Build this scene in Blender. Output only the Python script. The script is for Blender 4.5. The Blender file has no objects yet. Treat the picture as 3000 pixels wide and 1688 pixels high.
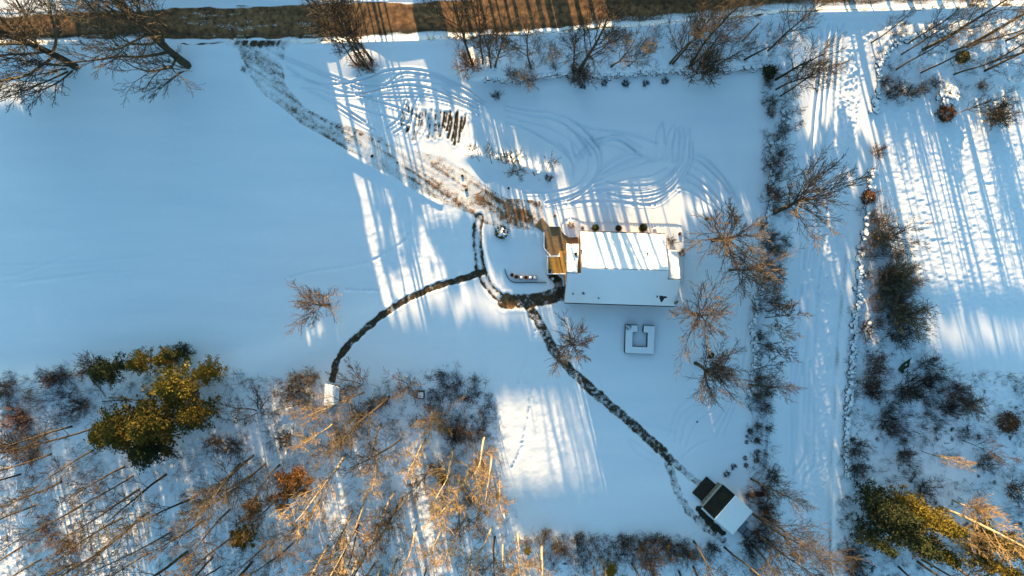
import bpy, bmesh, math, random
import numpy as np
from mathutils import Vector, Matrix

# ------------------------------------------------------------------ camera, sky, sun, exposure
SC = bpy.context.scene
COL = SC.collection
SO = 154.56 / 3000.0          # metres of ground per photo pixel
HC = 104.0                    # height of the drone
EL, AZ = math.radians(8.0), math.radians(13.0)
cam_d = bpy.data.cameras.new('camera'); cam = bpy.data.objects.new('camera', cam_d); COL.objects.link(cam)
cam.location = (0, 0, HC); cam.rotation_euler = (0, 0, 0)
cam_d.sensor_width = 36; cam_d.lens = 36 * HC / 154.56; cam_d.clip_start = 1; cam_d.clip_end = 3000
SC.camera = cam
W = bpy.data.worlds.new('World'); SC.world = W; W.use_nodes = True
nt = W.node_tree; nt.nodes.clear()
sky = nt.nodes.new('ShaderNodeTexSky'); sky.sky_type = 'NISHITA'; sky.sun_disc = False
sky.sun_elevation = EL; sky.sun_rotation = -AZ; sky.altitude = 200; sky.air_density = 1.0; sky.dust_density = 1.0; sky.ozone_density = 1.8
bg = nt.nodes.new('ShaderNodeBackground'); bg.inputs[1].default_value = 0.090
out = nt.nodes.new('ShaderNodeOutputWorld')
wb = nt.nodes.new('ShaderNodeMix'); wb.data_type = 'RGBA'; wb.blend_type = 'MULTIPLY'; wb.inputs[0].default_value = 1.0
wb.inputs[7].default_value = (0.77, 1.03, 1.02, 1)      # the camera's white balance
nt.links.new(sky.outputs[0], wb.inputs[6]); nt.links.new(wb.outputs[2], bg.inputs[0]); nt.links.new(bg.outputs[0], out.inputs[0])
sd = bpy.data.lights.new('sun', 'SUN'); sun = bpy.data.objects.new('sun', sd); COL.objects.link(sun)
sd.energy = 5.0; sd.angle = math.radians(0.5); sd.color = (1.0, 0.69, 0.36)
SUN_DIR = Vector((math.sin(AZ) * math.cos(EL), -math.cos(AZ) * math.cos(EL), -math.sin(EL)))
sun.rotation_euler = SUN_DIR.to_track_quat('-Z', 'Y').to_euler(); sun.location = (-20, 80, 60)
SC.view_settings.view_transform = 'Standard'; SC.view_settings.look = 'None'
SC.view_settings.gamma = 1.0; SC.view_settings.use_curve_mapping = False
SC.view_settings.exposure = 2.25
SC.cycles.max_bounces = 6; SC.cycles.diffuse_bounces = 3; SC.cycles.glossy_bounces = 2

# ------------------------------------------------------------------ helpers
rng = np.random.default_rng(7)
random.seed(7)

def PW(x, y, h=0.0):
    """photo pixel (3000 wide) at height h above the ground plane -> world x, y"""
    k = SO * (HC - h) / HC
    return (x - 1500) * k, (844 - y) * k

def tag(o, label=None, cat=None, group=None, kind=None):
    if label: o['label'] = label
    if cat: o['category'] = cat
    if group: o['group'] = group
    if kind: o['kind'] = kind
    return o

def empty(name, loc, rz=0.0):
    o = bpy.data.objects.new(name, None); COL.objects.link(o)
    o.location = loc; o.rotation_euler = (0, 0, rz); o.empty_display_size = 0.3
    return o

def link(name, me, mat=None, parent=None, smooth=False):
    o = bpy.data.objects.new(name, me); COL.objects.link(o)
    if mat is not None and len(me.materials) == 0: me.materials.append(mat)
    if smooth:
        me.polygons.foreach_set('use_smooth', np.ones(len(me.polygons), dtype=bool))
    if parent: o.parent = parent
    return o

def mesh_from(name, verts, faces):
    me = bpy.data.meshes.new(name); me.from_pydata([tuple(v) for v in verts], [], faces); me.update()
    return me

def bm_link(name, bm, mat, parent=None, smooth=False):
    me = bpy.data.meshes.new(name); bm.to_mesh(me); bm.free()
    return link(name, me, mat, parent, smooth)

def add_box(bm, c, s, rz=0.0, bev=0.0):
    r = bmesh.ops.create_cube(bm, size=1.0)
    vs = r['verts']
    M = Matrix.Translation(c) @ Matrix.Rotation(rz, 4, 'Z') @ Matrix.Diagonal((s[0], s[1], s[2], 1))
    bmesh.ops.transform(bm, matrix=M, verts=vs)
    if bev > 0:
        es = list({e for v in vs for e in v.link_edges})
        bmesh.ops.bevel(bm, geom=es, offset=bev, segments=2, affect='EDGES', profile=0.6)

def box(name, c, s, mat, parent=None, rz=0.0, bev=0.0):
    bm = bmesh.new(); add_box(bm, c, s, rz, bev); return bm_link(name, bm, mat, parent)

def slab(quad, th, bev=0.0, bm=None):
    """a slab whose bottom is the quad and whose top is th above it"""
    bm = bm or bmesh.new()
    lo = [bm.verts.new(q) for q in quad]; hi = [bm.verts.new((q[0], q[1], q[2] + th)) for q in quad]
    n = len(quad)
    bm.faces.new(lo[::-1]); top = bm.faces.new(hi)
    for i in range(n):
        bm.faces.new((lo[i], lo[(i + 1) % n], hi[(i + 1) % n], hi[i]))
    bmesh.ops.recalc_face_normals(bm, faces=bm.faces[:])
    if bev > 0:
        bmesh.ops.bevel(bm, geom=list(top.edges), offset=bev, segments=3, affect='EDGES', profile=0.6)
    return bm

def add_cyl(bm, p, r0, r1, h, n=12):
    r = bmesh.ops.create_cone(bm, cap_ends=True, segments=n, radius1=r0, radius2=r1, depth=h)
    bmesh.ops.translate(bm, vec=(p[0], p[1], p[2] + h / 2), verts=r['verts'])

def lathe(profile, n=16):
    V, F = [], []
    for (r, z) in profile:
        for k in range(n):
            a = 2 * math.pi * k / n; V.append((r * math.cos(a), r * math.sin(a), z))
    m = len(profile)
    for i in range(m - 1):
        for k in range(n):
            F.append((i * n + k, i * n + (k + 1) % n, (i + 1) * n + (k + 1) % n, (i + 1) * n + k))
    F.append(tuple(range(n))[::-1]); F.append(tuple(range((m - 1) * n, m * n)))
    return V, F

ORD = ['zeroth', 'first', 'second', 'third', 'fourth', 'fifth', 'sixth', 'seventh', 'eighth', 'ninth', 'tenth', 'eleventh', 'twelfth',
       'thirteenth', 'fourteenth', 'fifteenth', 'sixteenth', 'seventeenth', 'eighteenth', 'nineteenth', 'twentieth', 'twenty-first',
       'twenty-second', 'twenty-third', 'twenty-fourth', 'twenty-fifth', 'twenty-sixth', 'twenty-seventh', 'twenty-eighth', 'twenty-ninth',
       'thirtieth', 'thirty-first', 'thirty-second', 'thirty-third', 'thirty-fourth', 'thirty-fifth']

# ------------------------------------------------------------------ materials
def new_mat(name):
    m = bpy.data.materials.new(name); m.use_nodes = True
    n = m.node_tree.nodes; b = n['Principled BSDF']
    return m, m.node_tree, b

def N(t, typ, **kw):
    n = t.nodes.new(typ)
    for k, v in kw.items(): setattr(n, k, v)
    return n

def mixrgb(t, fac, a, b):
    m = N(t, 'ShaderNodeMix', data_type='RGBA')
    for sock, v in ((m.inputs[0], fac), (m.inputs[6], a), (m.inputs[7], b)):
        if hasattr(v, 'is_linked'): t.links.new(v, sock)
        else: sock.default_value = v if not isinstance(v, tuple) else (*v, 1.0) if len(v) == 3 else v
    return m.outputs[2]

def noise(t, vec, scale, detail=3.0, rough=0.55):
    n = N(t, 'ShaderNodeTexNoise'); n.inputs['Scale'].default_value = scale; n.inputs['Detail'].default_value = detail
    n.inputs['Roughness'].default_value = rough
    if vec is not None: t.links.new(vec, n.inputs['Vector'])
    return n.outputs['Fac']

def mrange(t, v, a, b, c=0.0, d=1.0):
    n = N(t, 'ShaderNodeMapRange'); t.links.new(v, n.inputs[0])
    for i, q in enumerate((a, b, c, d)): n.inputs[i + 1].default_value = q
    return n.outputs[0]

def math_n(t, op, a, b):
    n = N(t, 'ShaderNodeMath', operation=op)
    for s, v in ((n.inputs[0], a), (n.inputs[1], b)):
        if hasattr(v, 'is_linked'): t.links.new(v, s)
        else: s.default_value = v
    return n.outputs[0]

SNOW = (0.84, 0.87, 0.90)
def simple(name, c1, c2, scale=4.0, rough=0.8, bump=0.0, stretch=None, spec=0.3):
    m, t, b = new_mat(name)
    tc = N(t, 'ShaderNodeTexCoord'); vec = tc.outputs['Object']
    if stretch:
        mp = N(t, 'ShaderNodeMapping'); mp.inputs['Scale'].default_value = stretch; t.links.new(vec, mp.inputs[0]); vec = mp.outputs[0]
    f = noise(t, vec, scale, 4.0)
    t.links.new(mixrgb(t, mrange(t, f, 0.35, 0.65), c1, c2), b.inputs['Base Color'])
    b.inputs['Roughness'].default_value = rough; b.inputs['Specular IOR Level'].default_value = spec
    if bump:
        bp = N(t, 'ShaderNodeBump'); bp.inputs['Strength'].default_value = bump; bp.inputs['Distance'].default_value = 0.05
        t.links.new(f, bp.inputs['Height']); t.links.new(bp.outputs[0], b.inputs['Normal'])
    return m

def bark(name, c1, c2, spread=0.5):
    m, t, b = new_mat(name)
    tc = N(t, 'ShaderNodeTexCoord'); oi = N(t, 'ShaderNodeObjectInfo')
    f = noise(t, tc.outputs['Object'], 3.0, 4.0)
    base = mixrgb(t, mrange(t, f, 0.3, 0.7), c1, c2)
    hs = N(t, 'ShaderNodeHueSaturation'); t.links.new(base, hs.inputs['Color'])
    t.links.new(mrange(t, oi.outputs['Random'], 0, 1, 1 - spread, 1 + spread), hs.inputs['Value'])
    t.links.new(hs.outputs[0], b.inputs['Base Color']); b.inputs['Roughness'].default_value = 0.9
    b.inputs['Specular IOR Level'].default_value = 0.15
    return m

M = {}
M['bark'] = bark('grey_brown_bark', (0.038, 0.029, 0.019), (0.100, 0.076, 0.046), 0.35)
M['twig'] = bark('twig_bark', (0.048, 0.036, 0.023), (0.095, 0.070, 0.042), 0.3)
M['tan_twig'] = bark('tan_grey_twigs', (0.085, 0.062, 0.042), (0.15, 0.108, 0.070), 0.2)
M['red_twig'] = bark('red_brown_twigs', (0.085, 0.042, 0.024), (0.13, 0.068, 0.038), 0.3)
M['dark_twig'] = bark('dark_twigs', (0.030, 0.023, 0.016), (0.062, 0.046, 0.030), 0.3)
M['pale_bark'] = bark('sunlit_and_birch_bark', (0.26, 0.19, 0.115), (0.38, 0.30, 0.20), 0.15)  # birch bark, also trunks with sunlit gold put into their colour
M['gold_twig'] = bark('sunlit_tan_twigs', (0.17, 0.115, 0.058), (0.24, 0.165, 0.085), 0.2)  # paler twig copy, the gold of sunlight put into its colour
M['needle'] = bark('olive_needles', (0.040, 0.034, 0.007), (0.165, 0.120, 0.015), 0.3)
M['needle_dark'] = bark('dark_green_needles', (0.020, 0.028, 0.012), (0.045, 0.05, 0.016), 0.25)
M['leaf_orange'] = bark('dry_orange_leaves', (0.17, 0.075, 0.022), (0.26, 0.12, 0.04), 0.2)
M['leaf_brown'] = bark('dry_brown_leaves', (0.07, 0.03, 0.014), (0.12, 0.055, 0.025), 0.2)

def snow_mat(name, bump=0.25, s1=2.0, s2=9.0):
    m, t, b = new_mat(name)
    tc = N(t, 'ShaderNodeTexCoord'); v = tc.outputs['Object']
    n1 = noise(t, v, s1, 5.0, 0.6); n2 = noise(t, v, s2, 3.0)
    h = math_n(t, 'ADD', n1, math_n(t, 'MULTIPLY', n2, 0.35))
    bp = N(t, 'ShaderNodeBump'); bp.inputs['Strength'].default_value = bump; bp.inputs['Distance'].default_value = 0.06
    t.links.new(h, bp.inputs['Height']); t.links.new(bp.outputs[0], b.inputs['Normal'])
    t.links.new(mixrgb(t, n1, (0.80, 0.84, 0.89), (0.87, 0.89, 0.91)), b.inputs['Base Color'])
    b.inputs['Roughness'].default_value = 0.7; b.inputs['Specular IOR Level'].default_value = 0.2
    return m
M['snow'] = snow_mat('snow_cover', 0.5, 0.9, 5.0)

def ground_mat():
    m, t, b = new_mat('snowy_ground')
    tc = N(t, 'ShaderNodeTexCoord'); v = tc.outputs['Object']
    mud = N(t, 'ShaderNodeAttribute', attribute_name='mud').outputs['Fac']
    tone = N(t, 'ShaderNodeAttribute', attribute_name='tone').outputs['Fac']
    rough = N(t, 'ShaderNodeAttribute', attribute_name='tuft').outputs['Fac']
    pack = N(t, 'ShaderNodeAttribute', attribute_name='pack').outputs['Fac']
    nf = noise(t, v, 5.0, 5.0, 0.65); n2 = noise(t, v, 1.3, 4.0); n3 = noise(t, v, 14.0, 3.0)
    k = math_n(t, 'ADD', mud, math_n(t, 'MULTIPLY', math_n(t, 'SUBTRACT', nf, 0.5), 0.75))
    fac = mrange(t, k, 0.44, 0.62)
    dark = mixrgb(t, mrange(t, nf, 0.4, 0.65), (0.018, 0.016, 0.011), (0.055, 0.043, 0.022))
    tan = mixrgb(t, mrange(t, n2, 0.35, 0.7), (0.085, 0.041, 0.018), (0.35, 0.178, 0.075))
    soil = mixrgb(t, tone, dark, tan)
    snow = mixrgb(t, n2, (0.80, 0.845, 0.895), (0.86, 0.885, 0.91))
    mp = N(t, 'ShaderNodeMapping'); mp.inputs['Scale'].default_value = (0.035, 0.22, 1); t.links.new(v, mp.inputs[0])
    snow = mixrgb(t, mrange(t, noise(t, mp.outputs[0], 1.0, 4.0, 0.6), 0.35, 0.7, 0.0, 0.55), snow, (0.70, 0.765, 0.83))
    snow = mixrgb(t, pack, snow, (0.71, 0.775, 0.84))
    snow = mixrgb(t, mrange(t, k, 0.18, 0.52, 0.0, 0.62), snow, mixrgb(t, tone, (0.20, 0.18, 0.155), (0.46, 0.38, 0.28)))
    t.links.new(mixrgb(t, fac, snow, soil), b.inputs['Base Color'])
    b.inputs['Roughness'].default_value = 0.75; b.inputs['Specular IOR Level'].default_value = 0.2
    h = math_n(t, 'ADD', math_n(t, 'MULTIPLY', n2, 0.6), math_n(t, 'ADD', math_n(t, 'MULTIPLY', nf, 0.35), math_n(t, 'MULTIPLY', n3, 0.12)))
    bp = N(t, 'ShaderNodeBump'); bp.inputs['Distance'].default_value = 0.07
    t.links.new(math_n(t, 'ADD', math_n(t, 'MULTIPLY', rough, 0.7), 0.10), bp.inputs['Strength'])
    t.links.new(h, bp.inputs['Height']); t.links.new(bp.outputs[0], b.inputs['Normal'])
    return m
M['ground'] = ground_mat()

def snowy_stone():
    m, t, b = new_mat('snow_capped_stone')
    g = N(t, 'ShaderNodeNewGeometry'); sp = N(t, 'ShaderNodeSeparateXYZ'); t.links.new(g.outputs['Normal'], sp.inputs[0])
    tc = N(t, 'ShaderNodeTexCoord'); f = noise(t, tc.outputs['Object'], 3.0, 4.0)
    k = math_n(t, 'ADD', sp.outputs[2], math_n(t, 'MULTIPLY', math_n(t, 'SUBTRACT', f, 0.5), 0.5))
    rock = mixrgb(t, f, (0.035, 0.03, 0.026), (0.12, 0.10, 0.085))
    t.links.new(mixrgb(t, mrange(t, k, 0.74, 0.84), rock, SNOW), b.inputs['Base Color']); b.inputs['Roughness'].default_value = 0.85
    b.inputs['Specular IOR Level'].default_value = 0.2
    return m
M['stone'] = snowy_stone()
M['shingle'] = simple('dark_shingles', (0.018, 0.017, 0.016), (0.045, 0.04, 0.035), 6.0, 0.9)
M['mossy_roof'] = simple('dark_mossy_roof', (0.008, 0.008, 0.007), (0.024, 0.019, 0.010), 0.9, 0.9)
M['siding'] = simple('brown_siding', (0.22, 0.13, 0.065), (0.28, 0.17, 0.09), 3.0, 0.8, 0.0, (1, 1, 12))
M['pale_trim'] = simple('pale_weathered_trim', (0.30, 0.28, 0.24), (0.40, 0.38, 0.33), 5.0, 0.8)
M['deck_wood'] = simple('honey_deck_wood', (0.50, 0.28, 0.065), (0.66, 0.39, 0.10), 2.5, 0.6, 0.1, (8, 1, 1))
M['dark_wood'] = simple('dark_damp_wood', (0.020, 0.016, 0.013), (0.045, 0.035, 0.027), 4.0, 0.85)
M['grey_wood'] = simple('grey_weathered_wood', (0.16, 0.13, 0.10), (0.26, 0.215, 0.165), 4.0, 0.85, 0.1, (1, 1, .2))
M['metal'] = simple('dark_metal', (0.02, 0.02, 0.022), (0.05, 0.05, 0.055), 4.0, 0.5)
M['hoop'] = simple('rusty_hoop_iron', (0.07, 0.04, 0.025), (0.12, 0.07, 0.04), 8.0, 0.6)
M['oak'] = simple('oak_staves', (0.22, 0.14, 0.07), (0.34, 0.22, 0.11), 5.0, 0.75)
M['glass'] = simple('dark_window_glass', (0.02, 0.025, 0.03), (0.03, 0.035, 0.04), 1.0, 0.08, 0.0, None, 0.6)
M['frost'] = simple('frosted_cold_frame_pane', (0.20, 0.23, 0.26), (0.28, 0.31, 0.34), 3.0, 0.35)
M['boat'] = simple('green_boat_hull', (0.016, 0.036, 0.016), (0.024, 0.05, 0.022), 3.0, 0.45)
M['soil'] = simple('dark_soil', (0.02, 0.014, 0.010), (0.05, 0.035, 0.022), 6.0, 0.95)

def paver_mat():
    m, t, b = new_mat('brown_pavers')
    tc = N(t, 'ShaderNodeTexCoord')
    br = N(t, 'ShaderNodeTexBrick'); t.links.new(tc.outputs['Object'], br.inputs['Vector']); br.inputs['Scale'].default_value = 4.0
    br.inputs['Color1'].default_value = (0.38, 0.25, 0.115, 1); br.inputs['Color2'].default_value = (0.22, 0.145, 0.07, 1)
    br.inputs['Mortar'].default_value = (0.045, 0.03, 0.018, 1); br.inputs['Mortar Size'].default_value = 0.03
    f = noise(t, tc.outputs['Object'], 2.2, 4.0)
    t.links.new(mixrgb(t, mrange(t, f, 0.4, 0.75, 0, 0.5), br.outputs['Color'], (0.08, 0.055, 0.03)), b.inputs['Base Color'])
    b.inputs['Roughness'].default_value = 0.7
    bp = N(t, 'ShaderNodeBump'); bp.inputs['Strength'].default_value = 0.4; bp.inputs['Distance'].default_value = 0.02
    t.links.new(br.outputs['Fac'], bp.inputs['Height']); bp.invert = True
    t.links.new(bp.outputs[0], b.inputs['Normal'])
    return m
M['paver'] = paver_mat()

# ------------------------------------------------------------------ terrain: one height field, cut into ground, road, lane, driveway, paths
STEP = 0.17
X0, X1, Y0, Y1 = -84.0, 84.0, -50.0, 53.0
nx = int((X1 - X0) / STEP) + 1; ny = int((Y1 - Y0) / STEP) + 1
gx = X0 + STEP * np.arange(nx); gy = Y0 + STEP * np.arange(ny)
GX, GY = np.meshgrid(gx.astype(np.float32), gy.astype(np.float32))
PXg = GX / SO + 1500.0; PYg = 844.0 - GY / SO          # photo pixels of each grid point
Z = np.zeros((ny, nx), np.float32); MUD = np.zeros_like(Z); TONE = np.zeros_like(Z); TUFT = np.full_like(Z, 0.16); PACK = np.zeros_like(Z)

def vnoise(cell_x, cell_y, seed, ang=0.0, amp=1.0):
    """smooth value noise over the grid, cells in metres, optionally rotated"""
    r = np.random.default_rng(seed); c, s = math.cos(ang), math.sin(ang)
    U = (GX * c + GY * s) / cell_x; V = (-GX * s + GY * c) / cell_y
    U = U - U.min(); V = V - V.min()
    T = r.random((int(V.max()) + 3, int(U.max()) + 3)).astype(np.float32)
    i = U.astype(int); j = V.astype(int); fu = U - i; fv = V - j
    fu = fu * fu * (3 - 2 * fu); fv = fv * fv * (3 - 2 * fv)
    a = T[j, i] * (1 - fu) + T[j, i + 1] * fu; b = T[j + 1, i] * (1 - fu) + T[j + 1, i + 1] * fu
    return (a * (1 - fv) + b * fv - 0.5) * 2 * amp

def fbm(cell, seed, oct=3, ang=0.0, stretch=1.0):
    o = 0; a = 1.0
    for k in range(oct):
        o = o + vnoise(cell * stretch, cell, seed + k, ang, a); cell *= 0.5; a *= 0.5
    return o

def win(x0, x1, y0, y1):
    i0 = max(0, int((x0 - X0) / STEP)); i1 = min(nx, int((x1 - X0) / STEP) + 2)
    j0 = max(0, int((y0 - Y0) / STEP)); j1 = min(ny, int((y1 - Y0) / STEP) + 2)
    return slice(j0, max(j0, j1)), slice(i0, max(i0, i1))

def blur(A, n, it=2):
    for _ in range(it):
        for ax in (0, 1):
            p = np.pad(A, [(n + 1, n) if k == ax else (0, 0) for k in (0, 1)], mode='edge').cumsum(axis=ax, dtype=np.float64)
            A = ((p.take(range(2 * n + 1, p.shape[ax]), ax) - p.take(range(0, p.shape[ax] - 2 * n - 1), ax)) / (2 * n + 1)).astype(np.float32)
    return A

def inpoly(px, py, poly):
    c = np.zeros(px.shape, bool); n = len(poly)
    for i in range(n):
        (x1, y1), (x2, y2) = poly[i], poly[(i + 1) % n]
        if y1 == y2: continue
        c ^= ((y1 > py) != (y2 > py)) & (px < (x2 - x1) * (py - y1) / (y2 - y1) + x1)
    return c

def polymask(poly, soft=0.0, wob=0.0):
    """mask of a photo-pixel polygon over the grid"""
    px, py = PXg, PYg
    if wob:
        px = px + WOB1 * wob; py = py + WOB2 * wob
    m = inpoly(px, py, poly).astype(np.float32)
    return blur(m, max(1, int(soft / STEP / 2))) if soft else m
WOB1 = fbm(2.5, 900, 3); WOB2 = fbm(2.5, 950, 3)

def spline(pts, step=14.0):
    P = [np.array(p, float) for p in pts]
    if len(P) == 2: P = [P[0], (P[0] + P[1]) / 2, P[1]]
    o = []
    for i in range(len(P) - 1):
        a, b, c, d = P[max(i - 1, 0)], P[i], P[i + 1], P[min(i + 2, len(P) - 1)]
        n = max(2, int(np.linalg.norm(c - b) / step))
        for k in range(n):
            t = k / n
            o.append(0.5 * ((2 * b) + (c - a) * t + (2 * a - 5 * b + 4 * c - d) * t * t + (3 * b - a - 3 * c + d) * t ** 3))
    o.append(P[-1]); return o

def strokedist(pts, reach):
    """distance (m) of grid points to a photo-pixel polyline, within reach"""
    D = np.full_like(Z, 1e3)
    w = [PW(*p) for p in spline(pts)]
    for (ax, ay), (bx, by) in zip(w[:-1], w[1:]):
        s = win(min(ax, bx) - reach, max(ax, bx) + reach, min(ay, by) - reach, max(ay, by) + reach)
        gxw, gyw = GX[s], GY[s]
        if gxw.size == 0: continue
        dx, dy = bx - ax, by - ay; L = dx * dx + dy * dy + 1e-9
        t = np.clip(((gxw - ax) * dx + (gyw - ay) * dy) / L, 0, 1)
        D[s] = np.minimum(D[s], np.hypot(gxw - ax - t * dx, gyw - ay - t * dy))
    return D

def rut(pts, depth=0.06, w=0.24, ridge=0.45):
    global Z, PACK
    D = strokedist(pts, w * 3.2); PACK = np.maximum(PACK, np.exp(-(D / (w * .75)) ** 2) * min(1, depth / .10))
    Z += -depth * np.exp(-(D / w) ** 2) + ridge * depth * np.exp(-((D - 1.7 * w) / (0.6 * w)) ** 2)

def sm(a, lo, hi):
    t = np.clip((a - lo) / (hi - lo), 0, 1); return t * t * (3 - 2 * t)

# broad relief
Z += vnoise(24, 24, 1, 0, 0.12) + vnoise(9, 9, 2, 0, 0.035)
road_lo = np.interp(PXg, [-150, 250, 560, 900, 1250, 1500, 1800, 2100, 2300, 2600, 3200], [118, 121, 121, 119, 108, 101, 80, 57, 30, 22, 0])
road_hi = np.interp(PXg, [-150, 0, 600, 900, 1400, 2300, 3200], [52, 42, 22, 12, 0, -78, -110])
wall_y = np.interp(PXg, [1300, 1423, 1507, 1560, 1640, 1700, 1830, 1985, 2240, 2330], [240, 232, 238, 226, 216, 226, 217, 206, 196, 190])
drop = 0.85 * sm(PYg - wall_y, -6, 8) * sm(PXg, 1330, 1440) * (1 - sm(PXg, 2150, 2330))
Z += 0.34 * (1 - sm(PYg, 95, 260)) * (1 - sm(PXg, 1330, 1440) * (1 - sm(PXg, 2150, 2330)))
Z += (0.85 - drop) * sm(PXg, 1330, 1440) * (1 - sm(PXg, 2150, 2330))
bank = np.exp(-((PYg - road_lo - 14) / 9.0) ** 2) * 0.28 * (PYg > road_lo - 40) * (1 - np.exp(-((PXg - 770) / 110.0) ** 2))
Z += bank.astype(np.float32)
DRIVE = [(690, 118), (700, 165), (740, 240), (790, 295), (880, 360), (990, 425), (1100, 490), (1200, 545), (1300, 600), (1395, 640), (1420, 655),
         (1500, 668), (1560, 678), (1600, 640), (1584, 590), (1480, 580), (1420, 545), (1370, 505), (1310, 465), (1200, 440), (1110, 400), (1030, 370),
         (960, 350), (890, 310), (840, 250), (826, 190), (850, 118)]
LEFTF = [(-200, 130), (640, 130), (695, 175), (735, 250), (785, 305), (875, 372), (985, 437), (1095, 502), (1195, 556), (1290, 606), (1390, 650), (1390, 780),
         (1000, 950), (600, 1100), (-200, 1100)]
lf = polymask(LEFTF, 3.2)
Z -= 0.55 * lf * (1 - sm(PXg, 1050, 1390))
# banks of ploughed snow and planted mounds
def mound(x, y, r, h, sq=1.0):
    global Z
    X, Y = PW(x, y); Z += (h * np.exp(-(((GX - X) / r) ** 2 + ((GY - Y) / (r * sq)) ** 2))).astype(np.float32)
mound(1070, 180, 2.6, 0.55); mound(1415, 190, 3.2, 0.45, 0.6)
for q in [(1400, 455), (1450, 470), (1500, 480), (1545, 492), (1590, 505)]: mound(*q, 1.9, 0.42, 0.55)
mound(2070, 640, 1.6, 0.25); mound(2080, 1040, 1.4, 0.3); mound(1672, 660, 1.5, 0.16); mound(2780, 285, 1.4, 0.5)
Z += 0.12 * np.exp(-(strokedist([(688, 165), (735, 245), (790, 303), (880, 368), (990, 433), (1100, 498), (1200, 552), (1290, 600)], 1.5) / 0.35) ** 2)
# lane and its verge
lane_l = np.interp(PYg, [-60, 60, 120, 500, 1000, 1700], [2300, 2330, 2350, 2320, 2290, 2290])
lane_r = np.interp(PYg, [-60, 60, 140, 500, 1000, 1300, 1700], [2640, 2600, 2560, 2515, 2465, 2450, 2440])
LANE = (PXg > lane_l) & (PXg < lane_r) & (PYg > road_lo + 40)
lane_m = blur(LANE.astype(np.float32), 6)
Z -= 0.25 * lane_m
# rough ground: woods, right-hand field, verges
WOODS = [(-200, 1100), (120, 1090), (250, 1040), (600, 1060), (800, 1110), (980, 1130), (1250, 1080), (1420, 1110), (1470, 1250), (1470, 1420), (1540, 1560),
         (1800, 1570), (2060, 1570), (2240, 1640), (2230, 1760), (-200, 1760)]
RFIELD = [(2560, 250), (3200, 200), (3200, 880), (2700, 920), (2620, 700)]
RWOODS = [(2480, 900), (2620, 900), (2800, 1080), (3200, 1120), (3200, 1800), (2440, 1800)]
TOPR = [(2540, 60), (3200, 40), (3200, 300), (2560, 310)]
VERGE = [(1250, 110), (2330, 60), (2330, 205), (1420, 215)]
HEDGE = [(2225, 180), (2330, 180), (2330, 500), (2300, 800), (2260, 1200), (2290, 1500), (2290, 1700), (2180, 1700), (2190, 1200), (2200, 900), (2235, 500)]
LANER = (PXg > lane_r - 90) & (PXg < lane_r - 20) & LANE
DAPP = [(1030, 540), (1180, 500), (1400, 690), (1390, 770), (1100, 900), (1060, 740)]
GLIT = [(1440, 1110), (1720, 1130), (1790, 1480), (1500, 1500)]
wm, rf, rw, tr, vg, hd = (polymask(p, 2.0, 8) for p in (WOODS, RFIELD, RWOODS, TOPR, VERGE, HEDGE))
dp = polymask(DAPP, 3.0, 8); gl = polymask(GLIT, 3.0, 8)
lr = blur(LANER.astype(np.float32), 3)
n_f = fbm(0.9, 20, 3); n_h = fbm(0.38, 25, 2, 0.1, 1.9) + .25 * fbm(1.4, 27, 2); n_t = np.maximum(fbm(0.55, 30, 2), 0); n_g = fbm(1.6, 40, 3)
Z += (n_f * 0.06 + n_t * 0.06) * wm + n_h * 0.036 * rf + (n_f * 0.06 + n_t * 0.10) * rw + n_f * 0.08 * tr + (n_g * 0.05 + n_t * 0.05) * vg \
     + np.maximum(fbm(0.34, 33, 2), 0) * 0.10 * lr + (n_f * 0.05 + n_t * 0.08) * hd + n_f * 0.028 * dp + n_f * 0.018 * gl
TUFT += 0.7 * wm + 0.55 * rf + 0.7 * rw + 0.6 * tr + 0.45 * vg + 0.7 * lr + 0.6 * hd + 0.4 * dp + 0.25 * gl
# faint mower and wind lines of the left field
Z += lf * vnoise(16, 0.9, 60, math.radians(4), 0.008)

# wheel tracks, photo pixels
def zz(ox, oy, f, pts): return [(ox + x / f, oy + y / f) for x, y in pts]
A1 = (680, 100, 3.45); A2 = (1500, 0, 3.435); A3 = (1500, 420, 3.435)
TR = [zz(*A1, p) for p in [
    [(500, 215), (760, 310), (950, 400), (1190, 488), (1320, 520)], [(500, 240), (740, 340), (940, 430), (1160, 505), (1290, 560)],
    [(560, 330), (700, 430), (880, 500), (1100, 505), (1220, 485), (1400, 430), (1560, 375), (1760, 357), (1960, 378), (2150, 440), (2350, 545), (2560, 690)],
    [(600, 420), (800, 480), (1000, 550), (1200, 600), (1350, 590), (1500, 545), (1640, 490), (1800, 467), (2000, 485), (2200, 535), (2400, 640), (2600, 740)],
    [(1280, 510), (1540, 515), (1700, 400), (1900, 405), (2100, 455), (2300, 560), (2520, 700)],
    [(1300, 605), (1480, 560), (1650, 525), (1850, 523), (2050, 565), (2250, 650), (2484, 760)],
    [(700, 545), (880, 560), (1050, 625), (1260, 630), (1450, 618), (1600, 605), (1800, 602), (2000, 622), (2200, 665), (2484, 790)],
    [(1300, 625), (1600, 640), (1850, 634), (2050, 655), (2250, 710), (2500, 820)],
    [(1250, 610), (1500, 690), (1750, 770), (1900, 850)], [(780, 580), (1050, 690), (1250, 830), (1400, 940)], [(900, 640), (1150, 765), (1350, 890)],
    [(1050, 740), (1250, 865), (1430, 970)], [(1160, 715), (1400, 790), (1650, 860), (1800, 900)], [(2130, 550), (2300, 640), (2500, 720)],
    [(1560, 950), (1680, 860), (1750, 660)], [(1640, 1000), (1790, 880), (1850, 680), (1870, 680), (1800, 920)]]]
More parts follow.
